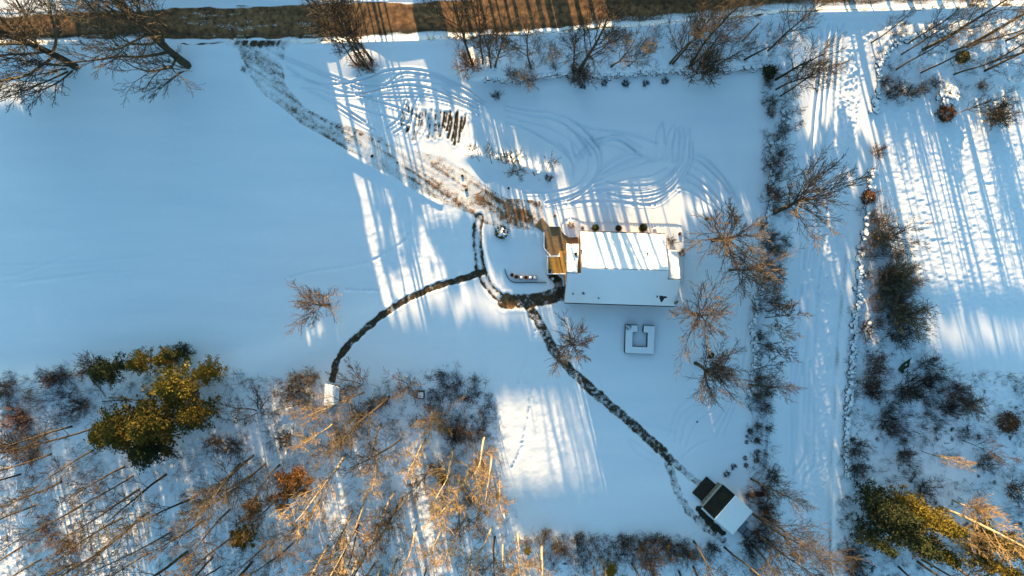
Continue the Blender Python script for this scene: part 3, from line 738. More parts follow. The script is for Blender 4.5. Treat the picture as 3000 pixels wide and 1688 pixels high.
# along the road
plant('maple', 222, 197, 1.12, 'norm', 'huge old bare maple at the top left corner beside the road', 'old roadside maples', 0, rz=0.2, lean=(-.04, .02))
plant('maple', 551, 193, 1.0, 'norm', 'big old bare maple left of the driveway mouth with low drooping limbs', 'old roadside maples', 1, rz=0.4, lean=(-.06, .04))
plant('vase', 205, 200, 2.1, 'norm', 'low spreading bare tree drooping down left at the foot of the huge corner maple', None, 1, lean=(-.55, -.5))
plant('vase', 535, 205, 1.2, 'norm', 'low bare limbs drooping below the second big roadside maple', None, 2, lean=(-.5, -.35))
R_ = [(1044, 192, .62, (-.28, .2), 'leftmost thin leaning stem of the snow-mounded clump by the driveway'), (1067, 192, 1.1, (-.10, .12), 'second stem of the snow-mounded roadside clump, thick and leaning left'),
      (1079, 200, 1.15, (-.05, .1), 'third stem of the snow-mounded roadside clump, tallest one'), (1088, 176, .95, (-.08, .1), 'rightmost stem of the snow-mounded roadside clump'),
      (1385, 189, .95, (-.08, .06), 'thick leftmost trunk of the sunny roadside clump left of the wall end'), (1414, 187, .78, (-.06, .05), 'second thin trunk in the sunny roadside clump by the wall end'),
      (1438, 198, .70, (-.02, .05), 'third straight thin trunk above the left end of the stone wall'), (1450, 195, .74, (.06, .05), 'bent fourth trunk above the left end of the stone wall'),
      (1555, 200, .68, (-.03, 0), 'pale slim tree growing out of the sunny part of the stone wall'), (1621, 187, .42, (0, 0), 'small young tree left of the big twin trees at the stone wall'),
      (1677, 205, .75, (-.02, 0), 'left one of the big twin trees behind the stone wall'), (1698, 207, 1.1, (.03, .03), 'right and taller one of the big twin trees behind the stone wall'),
      (1790, 196, .66, (.10, .03), 'thin curved tree right of the big twin trees'), (1840, 194, .36, (.16, .05), 'short broken-topped tree right of the thin curved tree'),
      (1963, 186, .85, (.02, .02), 'upright dark tree of the pair at the right end of the stone wall'), (1972, 186, .80, (.22, .1), 'leaning dark tree of the pair at the right end of the stone wall'),
      (2022, 192, .98, (.12, .05), 'tall pale tree right of the dark pair by the stone wall'), (2026, 194, .62, (.32, .1), 'low slanting tree at the foot of the tall pale tree'),
      (2100, 192, .52, (.25, .05), 'thin slanting tree left of the leaning snag near the hedge corner')]
for x, y, s, l, lb in R_: plant('road', x, y, s, 'dark' if s > 1.05 else 'norm', 'bare ' + lb, 'bare trees along the road', lean=l)
for x, y, s, lk, lb in [(1544, 235, 1.2, 'gold', 'golden twiggy shrub hanging over the wall in the sun'), (1705, 225, 1.5, 'norm', 'grey twiggy shrub at the wall below the big twin trees'),
                        (1690, 228, 1.1, 'norm', 'smaller grey shrub left below the big twin trees'), (2050, 205, 2.2, 'norm', 'wide drooping shrub below the tall pale tree at the wall'),
                        (2085, 190, 1.5, 'norm', 'twiggy shrub beside the slanting tree near the hedge corner'), (1055, 192, 1.0, 'red', 'reddish brush round the snow-mounded roadside clump'),
                        (1085, 200, .9, 'red', 'low reddish brush at the right foot of the roadside clump'), (1370, 195, 1.6, 'red', 'reddish spreading brush left of the sunny clump'),
                        (1500, 222, .8, 'norm', 'thin brush on the left end of the stone wall'), (1455, 281, .62, 'dark', 'small dark lone shrub in the upper yard by the wheel tracks'),
                        (715, 205, .3, 'dark', 'tiny dark twig tuft beside the driveway mouth')]:
    plant('shrub', x, y, s, lk, lb, 'roadside brush')
for i, (x, y, s) in enumerate([(1708, 255, .9), (1770, 245, 1.1), (1831, 246, 1.35), (1891, 245, 1.1), (1947, 239, 1.2)]):
    plant('bush', x, y, s, 'dark', ORD[i + 1].capitalize() + ' from left of five small dark bushes in a row below the stone wall', 'bushes below the stone wall')
# top right corner
T_ = [(2704, 146, 1.2, 'tallest leaning trunk above the round snowy bank'), (2832, 137, 1.3, 'thickest leaning trunk in the top right corner'), (2885, 208, 1.0, 'leaning trunk low at the right frame edge'),
      (2905, 183, .85, 'upper leaning trunk at the right frame edge'), (2698, 213, .8, 'leaning trunk in shade right of the round bank'), (2626, 204, .75, 'leaning trunk at the foot of the round bank'),
      (2641, 160, .7, 'slim trunk growing on the round snowy bank'), (2553, 125, .55, 'lone thin sapling right of the lane mouth'), (2794, 218, .75, 'slim trunk right of the olive green bush'),
      (2786, 151, .85, 'slim trunk just above the olive green bush'), (2660, 128, .7, 'slim trunk on top of the round snowy bank'), (2945, 120, .95, 'leaning trunk nearest the top right corner')]
for x, y, s, lb in T_: plant('wood', x, y, s, 'norm', 'bare ' + lb, 'leaning trees in the top right corner', lean=(.12, .04))
o = round_bush(991, .9, 1.3, 60, .22); tag(link('evergreen_bush', o, M['needle']), 'round olive green bush among the leaning trunks, top right', 'bush'); bpy.context.view_layer.update()
bpy.data.objects['evergreen_bush'].location = GP(2815, 170)
o = round_bush(992, 1.2, 1.7, 60, .24); tag(link('leafy_bush', o, M['leaf_brown']), 'dark brown leafy bush below the snow-covered heap, right field', 'bush')
bpy.data.objects['leafy_bush'].location = GP(2765, 335)
plant('shrub', 2905, 338, 1.7, 'norm', 'wide fuzzy bare shrub at the right edge of the upper right field', None)
plant('shrub', 2915, 345, 1.4, 'dark', 'darker bare shrub hugging the fuzzy one in the right field', None)
plant('slim', 2768, 345, 1.1, 'norm', 'thin slanting tree out of the brown leafy bush, right field', None, lean=(.6, .2))
for i, (x, y, s) in enumerate([(2600, 280, .9), (2630, 262, .8), (2660, 275, .9), (2700, 262, .8), (2590, 240, .8), (2735, 245, .7), (2870, 255, .7)]):
    plant('shrub', x, y, s, 'dark', ORD[i + 1].capitalize() + ' dark tuft of brush under the leaning trees, top right, counted from the lane', 'brush under the leaning trees')
# hedge between yard and lane
H_ = sorted([(250, 2250, 148, .75, 'road'), (262, 2274, 262, .7, 'road'), (281, 2287, 281, .65, 'road'), (339, 2297, 339, .6, 'slim'), (389, 2309, 389, .75, 'slim'), (486, 2240, 486, .8, 'slim'), (533, 2284, 533, .85, 'slim'),
      (592, 2242, 592, .8, 'slim'), (600, 2250, 600, .95, 'slim'), (716, 2242, 716, .72, 'vase'), (836, 2222, 836, .95, 'slim'), (868, 2217, 868, 1.1, 'slim'), (885, 2247, 885, .9, 'slim'), (895, 2237, 896, .9, 'slim'), (910, 2242, 911, 1.15, 'slim'),
      (930, 2242, 931, 1.3, 'slim'), (948, 2232, 950, 1.15, 'slim'), (1004, 2215, 1004, 1.35, 'slim'), (1024, 2207, 1024, .7, 'slim'), (1084, 2210, 1084, 1.1, 'slim'), (1126, 2195, 1127, .62, 'road'), (233, 2273, 233, .8, 'road')])
for i, (_, x, y, s, k) in enumerate(H_):
    plant(k, x, y, s, 'gold' if i in (14, 17) else 'norm', ORD[i + 1].capitalize() + ' slim bare tree from the top in the hedge between yard and lane', 'trees in the hedge between yard and lane', lean=(.12, .02))
hs = sorted([(2262, 215, 1.2), (2245, 245, 1.1), (2262, 300, 1.0), (2255, 335, 1.0), (2290, 380, 1.0), (2262, 480, 1.1), (2270, 515, 1.1), (2285, 455, .9), (2250, 560, 1.1), (2275, 575, 1.3), (2230, 660, .8), (2262, 690, 1.1), (2270, 735, 1.2), (2250, 770, 1.0),
      (2282, 790, .9), (2240, 815, 1.1), (2275, 830, 1.0), (2215, 905, .9), (2265, 880, 1.1), (2225, 985, 1.0), (2250, 1015, .9), (2220, 1110, 1.3), (2245, 1145, 1.2), (2215, 1160, 1.2), (2240, 1195, 1.0), (2222, 1245, .8), (2250, 1255, .7)], key=lambda q: q[1])
for i, (x, y, s) in enumerate(hs):
    plant('shrub', x, y, s * 0.66, 'norm' if i % 3 else 'red', ORD[i + 1].capitalize() + ' twiggy bare shrub from the top in the hedge between yard and lane', 'shrubs in the hedge between yard and lane')
o = round_bush(993, 1.0, 1.5, 50, .24); t_ = tag(link('evergreen_bush', o, M['needle_dark']), 'dark green bush at the top end of the hedge by the lane', 'bush'); t_.location = GP(2250, 215)
for i, (x, y, s, lk) in enumerate([(2217, 1292, 1.0, 'red'), (2217, 1325, 1.0, 'red'), (2215, 1348, .9, 'red'), (2187, 1278, .5, 'dark'), (2186, 1295, .6, 'dark'), (2182, 1342, .7, 'dark'), (2185, 1362, .8, 'dark'), (2148, 1366, .9, 'dark'), (2128, 1388, 1.0, 'dark'), (2197, 1262, 1.0, 'dark')]):
    plant('bush', x, y, s * 1.1, lk, ORD[i + 1].capitalize() + ' small bush left of the wire fence, red ones counted before dark ones', 'little bushes by the wire fence')
plant('road', 2201, 1404, .62, 'norm', 'bare tree leaning from the fence corner above the dark-roofed shed', None, 1, lean=(.25, -.1))
plant('road', 2207, 1507, .80, 'norm', 'bare twin tree behind the right corner of the dark-roofed shed', None, 2, lean=(.2, -.08))
plant('road', 2212, 1512, .75, 'norm', 'bare tree right beside the twin tree behind the shed corner', None, 3, lean=(.22, -.2))
plant('road', 2210, 1556, .85, 'dark', 'dark leaning tree below the cold frames behind the shed', None, 0, lean=(.2, -.15))
for i, (x, y, s) in enumerate([(2240, 1430, 1.0), (2235, 1480, 1.2), (2250, 1510, 1.3), (2225, 1560, 1.2), (2190, 1590, 1.3), (2245, 1590, 1.0), (2190, 1450, .6), (2260, 1390, 1.0)]):
    plant('shrub', x, y, s, 'dark', ORD[i + 1].capitalize() + ' dark tangle of brush behind the dark-roofed shed, top to bottom', 'brush behind the shed')
# right of the lane
for x, y, s, k, lk, lb in [(2567, 446, 1.0, 'shrub', 'red', 'round red-brown shrub alone on the wall line right of the lane'), (2579, 676, 1.75, 'shrub', 'gold', 'wide golden-brown bare shrub right of the lane, highest of the big ones'),
        (2590, 700, 1.3, 'vase', 'norm', 'bare small tree rising from the wide golden-brown shrub'), (2560, 640, 1.1, 'shrub', 'norm', 'bare shrub above the wide golden-brown one by the lane'), (2560, 710, .9, 'shrub', 'gold', 'small golden shrub on the wall line by the lane'),
        (2614, 798, 1.7, 'shrub', 'gold', 'golden upper one of the dense brown shrub cluster right of the lane'), (2600, 850, 1.8, 'shrub', 'norm', 'middle one of the dense brown shrub cluster right of the lane'), (2590, 815, 1.5, 'shrub', 'norm', 'lower left one of the dense brown shrub cluster'),
        (2650, 825, 1.3, 'shrub', 'norm', 'right one of the dense brown shrub cluster'), (2658, 930, 2.0, 'shrub', 'gold', 'wide fan of brown twigs at the foot of the dense cluster'), (2630, 900, 1.6, 'shrub', 'norm', 'brown shrub between the dense cluster and the wide fan'),
        (2628, 985, 1.5, 'shrub', 'dark', 'dark drooping shrub under the wide brown fan'), (2535, 965, 1.1, 'shrub', 'red', 'red-brown shrub on the wall beside the wide fan'), (2560, 1058, 1.3, 'shrub', 'red', 'red-brown shrub left of the overturned boat'),
        (2552, 1098, 1.3, 'shrub', 'red', 'red-brown shrub below left of the overturned boat'), (2535, 1137, 1.3, 'shrub', 'red', 'red and olive shrub against the wall below the boat'), (2560, 1150, 1.0, 'shrub', 'dark', 'dark shrub right of the red and olive one'),
        (2652, 1135, 1.9, 'shrub', 'dark', 'blackish dense shrub below the overturned boat'), (2710, 1065, 1.3, 'shrub', 'dark', 'dark shrub right of the overturned boat'), (2708, 1120, 1.2, 'shrub', 'dark', 'dark shrub below the one right of the boat'),
        (2790, 1150, 1.4, 'shrub', 'red', 'reddish shrub at the tip of the bramble patch'), (2840, 1185, 1.5, 'shrub', 'norm', 'wide shrub at the right end of the bramble patch'), (2770, 1195, 1.2, 'shrub', 'dark', 'dark shrub in the middle of the bramble patch'),
        (2590, 1230, 1.3, 'shrub', 'dark', 'dark spiky shrub at the left bottom of the bramble patch'), (2610, 1260, .9, 'shrub', 'red', 'small reddish shrub below the bramble patch'), (2640, 1330, 1.2, 'shrub', 'dark', 'dark shrub left of the small golden tree'),
        (2880, 1350, 1.2, 'shrub', 'dark', 'dark shrub near the right frame edge above the evergreens'), (2955, 1430, 1.6, 'shrub', 'dark', 'blackish round shrub at the right frame edge above the evergreens'), (2500, 1310, 1.3, 'shrub', 'dark', 'black shrub at the wall end beside the lane'),
        (2505, 1370, 1.3, 'shrub', 'dark', 'black shrub below the wall end beside the lane'), (2490, 1620, 1.6, 'shrub', 'dark', 'dark shrub by the lane below the evergreens'), (2500, 1670, 1.4, 'shrub', 'dark', 'dark shrub at the bottom edge right of the lane'),
        (2700, 1430, 1.3, 'shrub', 'dark', 'dark shrub above the evergreen group')]:
    plant(k, x, y, s * (1.1 if 'cluster' in lb else .95), 'lawn' if lk == 'norm' else lk, lb, 'brush right of the lane')
o = round_bush(994, 1.0, 1.3, 55, .22); t_ = tag(link('leafy_bush', o, M['leaf_brown']), 'rust-brown leafy bush on the wall line right of the lane', 'bush'); t_.location = GP(2540, 578)
o = round_bush(995, 1.5, 1.9, 80, .26); t_ = tag(link('leafy_bush', o, M['leaf_brown']), 'large dark brown leafy bush at the right edge beyond the bramble patch', 'bush'); t_.location = GP(2945, 1236)
plant('slim', 2700, 1322, 1.15, 'gold', 'small golden tree lit by the sun right of the lane', None, 1, lean=(.45, -.15))
plant('slim', 2822, 1292, 1.0, 'dark', 'thin dark slanting tree below the large brown bush', None, 2, lean=(.4, -.1))
for x, y, s, lb in [(2520, 1440, .95, 'upper left evergreen of the group beside the lane'), (2600, 1455, 1.05, 'upper right evergreen of the group beside the lane'), (2545, 1500, 1.1, 'middle evergreen of the group beside the lane'),
                    (2610, 1530, 1.0, 'lower evergreen of the group beside the lane, its tip far out'), (2840, 1540, 1.0, 'olive evergreen near the right frame edge, upper one'), (2830, 1610, .95, 'olive evergreen in the bottom right corner'), (2505, 1545, .7, 'small dark evergreen right on the lane edge'),
                    (2670, 1480, .8, 'evergreen half hidden by the golden birches')]:
    plant('spruce', x, y, s * .88, 'dark' if 'dark' in lb or 'middle' in lb or 'upper left' in lb else 'norm', lb, 'evergreens beside the lane', hz=1.6)
for x, y, s, k, l, lb in [(2752, 1484, 1.05, 'wood', (.1, 0), 'tall golden birch sprawling to the right frame edge'), (2690, 1500, .6, 'wood', (.12, -.05), 'thin golden birch over the evergreen group'), (2800, 1560, .7, 'lawn', (.1, -.1), 'golden birch with bushy crown above the bottom evergreens'),
                          (2790, 1465, .8, 'lawn', (.1, 0), 'golden birch crown behind the tall sprawling birch')]:
    plant(k, x, y, s, 'gold', lb, 'golden birches', lean=l)
for x, y, s, lb in [(2632, 1660, .9, 'dark bare trunk at the bottom edge right of the lane'), (2688, 1645, .95, 'left one of the dark trunk bunch at the bottom right edge'), (2700, 1640, .9, 'right one of the dark trunk bunch at the bottom right edge'), (2740, 1625, 1.0, 'dark trunk rising from the lowest evergreen tip')]:
    plant('wood', x, y, s, 'dark', lb, 'dark trunks at the bottom right', lean=(.05, -.03))
# bottom middle
for x, y, s, k, lk, lb in [(2032, 1585, .8, 'wood', 'norm', 'leaning bare tree left below the dark-roofed shed'), (2122, 1604, 1.0, 'wood', 'norm', 'thick leaning bare tree right below the dark-roofed shed'), (2203, 1596, .95, 'wood', 'norm', 'leaning bare tree by the cold frames at the bottom'),
        (1757, 1632, .9, 'wood', 'norm', 'bare trunk at the bottom edge left of the dark round bush'), (1851, 1652, .85, 'wood', 'norm', 'bare trunk at the bottom edge under the dark round bush'), (2031, 1660, .9, 'wood', 'norm', 'bare trunk at the bottom edge below the first leaning tree'),
        (1990, 1674, .9, 'wood', 'dark', 'dark trunk stub at the bottom edge right of the dark round bush'), (1588, 1600, .95, 'wood', 'gold', 'golden forked trunk at the bottom edge below the sunny patch'), (1516, 1564, .9, 'wood', 'gold', 'golden thin trunk at the lower left corner of the sunny patch'),
        (1739, 1662, .7, 'wood', 'norm', 'short bare trunk at the bottom edge beside the small olive pine')]:
    plant(k, x, y, s, lk, lb, 'bare trees along the bottom middle edge', lean=(0, -.02))
plant('shrub', 1902, 1645, 1.6, 'dark', 'dark round bush at the bottom edge, middle', None)
for i, (x, y, s) in enumerate([(1640, 1600, .9), (1690, 1580, .6), (1830, 1585, .9), (1880, 1600, 1.0), (1930, 1580, .9), (1970, 1610, 1.2), (1702, 1566, .5), (2080, 1600, .9), (2010, 1620, 1.0), (1600, 1560, .7)]):
    plant('shrub', x, y, s, 'dark' if i % 2 else 'norm', ORD[i + 1].capitalize() + ' small bare shrub scattered in the bramble strip along the bottom middle edge', 'shrubs in the bottom bramble strip')
plant('pine', 1782, 1660, .34, 'norm', 'small olive pine at the bottom edge, middle', None); plant('pine', 1545, 1606, .2, 'norm', 'tiny olive pine left of the golden forked trunk', None)
# lower-left woods
WB = [(741, 1335), (703, 1360), (744, 1387), (434, 1501), (366, 1368), (408, 1433), (273, 1319), (579, 1452), (600, 1523), (549, 1616), (623, 1634), (647, 1660), (738, 1647), (357, 1518), (313, 1600), (103, 1481), (180, 1411),
      (434, 1622), (673, 1493), (697, 1428), (390, 1394), (65, 1601), (487, 1390), (1013, 1332), (1109, 1316), (1175, 1287), (1246, 1290), (1329, 1312), (1373, 1383), (819, 1362), (777, 1357), (1264, 1360), (1178, 1461), (1186, 1467),
      (1155, 1446), (1079, 1437), (1031, 1496), (1051, 1538), (1048, 1555), (1367, 1508), (1415, 1408), (1462, 1408), (1075, 1613), (1051, 1629), (1069, 1632), (1099, 1650), (1119, 1656), (1164, 1638), (1249, 1668), (1350, 1482), (1441, 1544),
      (1474, 1591), (1450, 1573), (912, 1511), (936, 1467), (1302, 1443), (1379, 1617), (1140, 1163), (1117, 1242), (1047, 1250), (980, 1236), (830, 1440), (860, 1590), (960, 1600), (1290, 1560), (1220, 1540), (150, 1330), (60, 1390), (240, 1480), (220, 1650),
      (120, 1640), (500, 1560), (700, 1560), (780, 1600), (320, 1240), (210, 1250), (1420, 1280), (1440, 1330)]
rows = [(0, 1300, 'upper fringe'), (1300, 1400, 'upper row'), (1400, 1500, 'middle row'), (1500, 1600, 'lower row'), (1600, 1800, 'bottom row')]
for lo, hi, nm in rows:
    for i, (x, y) in enumerate(sorted(p for p in WB if lo <= p[1] < hi)):
        thick = (x, y) in [(1013, 1332), (1329, 1312), (1373, 1383), (738, 1647), (549, 1616), (1140, 1163), (741, 1335), (1588, 1600)]
        s = 1.12 if thick else random.uniform(.72, 1.0)
        lk = 'gold' if (x > 860 and (x + y) % 5 < 2) else 'norm' if (x + y) % 4 else 'dark'  # golden copies carry the sunlit look in their colour
        what = {'gold': 'pale golden', 'norm': 'slim brown', 'dark': 'slim dark'}[lk]
        plant('wood', x, y, s, lk, f'{what} tree, {ORD[i + 1]} from left in the {nm} of the lower left woods', 'bare trees of the lower left woods', lean=(-.02 + (x - 700) * 4e-5, -.02))
us = [(277, 1073, 1.6, 'red'), (151, 1114, 1.0, 'red'), (190, 1105, 1.2, 'dark'), (73, 1224, 1.5, 'red'), (45, 1300, 1.7, 'red'), (25, 1140, 1.3, 'dark'), (110, 1330, 1.5, 'red'), (240, 1190, 1.2, 'dark'), (690, 1310, 1.3, 'norm'), (640, 1290, 1.2, 'norm'),
      (860, 1150, 1.2, 'norm'), (915, 1105, 1.3, 'norm'), (900, 1165, 1.2, 'gold'), (1090, 1185, 1.0, 'norm'), (1050, 1220, 1.2, 'norm'), (1120, 1170, .9, 'norm'), (1340, 1270, 1.2, 'dark'), (1300, 1250, 1.0, 'norm'), (1290, 1380, .9, 'dark'), (840, 1280, 1.3, 'norm'),
      (870, 1110, 1.0, 'norm'), (1000, 1280, 1.2, 'norm'), (1410, 1360, 1.1, 'gold'), (1380, 1460, 1.0, 'norm'), (210, 1600, 1.3, 'red'), (150, 1560, 1.2, 'red'), (420, 1330, 1.0, 'dark')]
for i, (x, y, s, lk) in enumerate(sorted(us)):
    plant('shrub', x, y, s, lk, {'red': 'russet', 'dark': 'dark', 'norm': 'brown', 'gold': 'golden'}[lk] + f' leafless understory shrub, {ORD[i + 1]} from the left in the lower left woods', 'understory shrubs of the lower left woods')
for x, y, s, lk, k, lb in [(370, 1075, .62, 'dark', 'pine', 'dark green pine at the upper edge of the woods'), (455, 1055, .5, 'norm', 'pine', 'olive pine between the dark pine and the small spruce'), (520, 1045, .45, 'norm', 'pine', 'small tan-tipped pine beside the dark spruce'),
        (546, 1030, .42, 'dark', 'spruce', 'small black-green spruce poking into the snowfield'), (575, 1110, .8, 'norm', 'pine', 'bright olive pine below the dark spruce'), (640, 1080, .5, 'norm', 'pine', 'small olive pine at the right end of the evergreen group'),
        (545, 1200, 1.05, 'norm', 'pine', 'largest olive pine in the heart of the woods'), (460, 1225, .95, 'norm', 'pine', 'golden olive pine left of the largest pine'), (390, 1240, .75, 'norm', 'pine', 'bright golden pine at the left of the evergreen group'),
        (620, 1190, .7, 'norm', 'pine', 'olive pine right of the largest pine'), (500, 1290, .75, 'dark', 'pine', 'dark pine at the foot of the evergreen group'), (740, 1545, .5, 'norm', 'pine', 'lone olive pine near the bottom of the woods'),
        (1305, 1395, .26, 'norm', 'pine', 'small green pine under the golden trunks'), (1460, 1448, .14, 'norm', 'pine', 'tiny green pine at the sunny wood edge')]:
    plant(k, x, y, s * 1.25, lk, lb, 'evergreens of the lower left woods', lean=(-.05, -.02))
for x, y, s, lb in [(885, 1385, 1.0, 'orange-leaved young beech in the woods, upper one'), (850, 1425, .95, 'orange-leaved young beech in the woods, lower one'), (765, 1470, .9, 'orange-leaved young beech left of the other two'), (900, 1420, .7, 'small orange-leaved beech right of the other three')]:
    plant('leafy', x, y, s, 'norm', lb, 'orange-leaved beeches')
# mound with saplings beside the driveway
for i, (x, y, s) in enumerate([(1406, 474, .8), (1441, 479, .85), (1472, 476, .7), (1482, 478, .85), (1493, 481, .7), (1519, 480, .7)]):
    plant('slim', x, y, s * .95, 'norm', ORD[i + 1].capitalize() + ' sapling from the left on the bright snow mound by the parking area', 'saplings on the snow mound', lean=(-.04, .12))
plant('vase', 1515, 500, .68, 'norm', 'spreading bare bush in the middle of the snow mound', None, 0)
plant('slim', 1605, 500, .78, 'norm', 'bare young tree at the right end of the snow mound', None, 2, lean=(.0, .1))
plant('bush', 1607, 523, 1.3, 'dark', 'dark bush at the foot of the young tree on the snow mound', None)
plant('bush', 1672, 660, 1.25, 'gold', 'little bare star-shaped bush in the round bed by the house', None)
plant('bush', 1706, 668, .6, 'red', 'tiny rust-coloured plant between the round bed and the house', None)
plant('shrub', 1966, 705, .62, 'norm', 'bare shrub at the upper right corner of the house', None); plant('bush', 1996, 741, 1.2, 'dark', 'dark bush against the right wing of the house', None)
for i, (x, y, m, s) in enumerate([(1744, 668, 'needle_dark', .95), (1812, 669, 'dark_twig', .85), (1884, 668, 'needle_dark', 1.1)]):
    o = tag(link('clipped_bush', matset(bush_meshes[i % 2], M[m], m)), ['leftmost', 'middle, thinner', 'rightmost, largest'][i] + ' of three round dark bushes along the upper house wall', 'bush', 'round bushes along the house')
    o.location = GP(x, y); o.scale = (s, s, s)

# ------------------------------------------------------------------ stone walls
def stone_mesh(seed):
    r = np.random.default_rng(seed); bm = bmesh.new(); bmesh.ops.create_icosphere(bm, subdivisions=1, radius=0.5)
    for v in bm.verts:
        v.co *= r.uniform(0.82, 1.12); v.co.z = max(-0.35, min(0.33, v.co.z)) * 0.85
    me = bpy.data.meshes.new('stone'); bm.to_mesh(me); bm.free(); me.materials.append(M['stone']); return me
STONES = [stone_mesh(s) for s in range(8)]
def stone_wall(pts, n, width, smin, smax, label, hi=0.35):
    a = GP(*pts[0]); root = empty('stone_wall', a); tag(root, label, 'wall', 'field stone walls')
    s = spline(pts, 4.0)
    for k in range(n):
        t = k / n * (len(s) - 1); i = int(t); p = np.array(s[i]); q = np.array(s[min(i + 1, len(s) - 1)]); d = nrm(q - p); nn = np.array([-d[1], d[0]])
        off = rng.normal(0, width / 2.2) / SO; p = p + nn * off + d * rng.normal(0, 3)
        X, Y, z = GP(*p); o = bpy.data.objects.new('stone', STONES[k % 8]); COL.objects.link(o); o.parent = root
        sc = rng.uniform(smin, smax); up = max(0, hi * (1 - abs(off * SO) / width)) * rng.uniform(.4, 1)
        o.location = (X - a[0], Y - a[1], z - a[2] + sc * .16 + up); o.scale = (sc * rng.uniform(.9, 1.5), sc * rng.uniform(.8, 1.1), sc * rng.uniform(.7, 1))
        o.rotation_euler = (rng.normal(0, .15), rng.normal(0, .15), rng.uniform(0, 6.28))
stone_wall([(1425, 231), (1465, 233), (1507, 239), (1560, 229), (1640, 218), (1700, 227), (1830, 219), (1985, 209), (2110, 205), (2230, 198)], 230, .35, .45, .95, 'snow-capped stone wall along the top of the upper yard, below the road')
stone_wall([(2296, 320), (2312, 365), (2300, 400), (2268, 425), (2258, 470), (2264, 560), (2250, 640), (2238, 760), (2222, 870), (2207, 960), (2215, 1010), (2205, 1090), (2195, 1190)], 220, .55, .4, .8, 'tumbled stone wall inside the hedge between yard and lane', .25)
stone_wall([(2556, 500), (2545, 560), (2540, 640), (2528, 700), (2520, 780), (2514, 870), (2505, 950), (2498, 1040), (2492, 1120), (2482, 1200), (2478, 1290), (2484, 1400)], 300, .62, .45, .9, 'broad stone wall along the right side of the lane', .3)
stone_wall([(2562, 330), (2572, 250), (2575, 200), (2600, 155), (2650, 115), (2720, 100), (2800, 98)], 120, .5, .4, .85, 'curved stone edge of the round snowy bank at the top right', .25)

# snow-covered heap
root = empty('brush_heap', GP(2780, 285)); tag(root, 'heap of snow-covered boulders in the upper right field above the brown bush', 'heap')
for k in range(34):
    o = bpy.data.objects.new('boulder', STONES[k % 8]); COL.objects.link(o); o.parent = root
    a = rng.uniform(0, 6.28); q = 1.7 * math.sqrt(rng.random()); o.location = (math.cos(a) * q, math.sin(a) * q, .7 * (1 - q / 2)); s = rng.uniform(.5, .9); o.scale = (s * 1.4, s, s * .6); o.rotation_euler = (0, 0, rng.uniform(0, 6.28))

# ------------------------------------------------------------------ house
ROT = math.radians(-1.86); HX, HY = 15.9, 2.64
hz = gz(HX, HY - 2) - 0.15
house = empty('house', (HX, HY, 0), ROT); tag(house, 'long snow-roofed house with a lower wing at each end', 'house')
ZR = 7.0; SL = 0.754; VE = -5.05
def S(v): return ZR + SL * v                      # south plane (v is negative southwards)
TH = .12
def roof_part(quad, name='roof', ins=.10, sn=.20, melt=None):
    rf = bm_link(name, slab(quad, TH), M['shingle'], house)
    c = np.mean(np.array(quad), 0)
    q2 = [tuple(np.array(p) + (c - np.array(p)) / np.linalg.norm((c - np.array(p))[:2]) * ins + np.array([0, 0, TH + .004])) for p in quad]
    if melt: q2 = melt([ (p[0], p[1], p[2]) for p in q2])
    bm_link('snow_cover', slab(q2, sn, .07), M['snow'], rf, False)
    return rf
NE = 5.42; zN = 3.55
roof_part([(-8.15, VE, S(VE)), (8.1, VE, S(VE)), (8.1, -1.2, S(-1.2)), (6.25, -1.2, S(-1.2)), (6.25, -.01, S(-.01)), (-6.2, -.01, S(-.01)), (-6.2, -.8, S(-.8)), (-8.15, -.8, S(-.8))], ins=.06)
roof_part([(-6.2, .01, ZR), (6.25, .01, ZR), (6.25, NE, zN), (-6.2, NE, zN)])
lw = lambda q: q
zl, zr_ = S(-.8), S(-1.2)
def curve_gap(q):     # snow slid back from the main wall
    return [q[0], (-6.62, q[1][1], q[1][2]), (-6.60, .3, zl - .62 * 1.1 + TH), (-6.40, 1.6, zl - .62 * 2.4 + TH), (-6.30, q[2][1], q[2][2]), q[3]]
roof_part([(-8.15, -.79, zl), (-6.22, -.79, zl), (-6.22, 3.62, zl - .62 * 4.41), (-8.15, 3.62, zl - .62 * 4.41)], melt=curve_gap)
roof_part([(6.27, -1.19, zr_), (8.1, -1.19, zr_), (8.1, 3.25, zr_ - .62 * 4.44), (6.27, 3.25, zr_ - .62 * 4.44)])
def gable(name, u0, u1, prof, mat):
    V = [(u0, v, z) for v, z in prof] + [(u1, v, z) for v, z in prof]; n = len(prof)
    F = [tuple(range(n)), tuple(range(2 * n - 1, n - 1, -1))] + [(i, n + i, n + (i + 1) % n, (i + 1) % n) for i in range(n)]
    me = mesh_from(name, V, F); bm = bmesh.new(); bm.from_mesh(me); bmesh.ops.recalc_face_normals(bm, faces=bm.faces[:]); bm.to_mesh(me); bm.free()
    return link(name, me, mat, house)
G = .06
gable('wall', -5.95, 6.0, [(VE + .35, hz), (NE - .4, hz), (NE - .4, zN + .17), (0, ZR - G), (VE + .35, S(VE + .35) - G)], M['siding'])
gable('wall', -7.95, -5.97, [(VE + .35, hz), (3.3, hz), (3.3, zl - .62 * 4.1 - G), (-.8, zl - G), (VE + .35, S(VE + .35) - G)], M['siding'])
gable('wall', 6.02, 7.9, [(VE + .35, hz), (2.95, hz), (2.95, zr_ - .62 * 4.1 - G), (-1.2, zr_ - G), (VE + .35, S(VE + .35) - G)], M['siding'])
box('window', (-5.99, 3.9, 2.2), (.06, 1.1, 1.3), M['glass'], house); box('window', (-7.99, -3.0, 1.9), (.06, 1.2, 1.2), M['glass'], house)
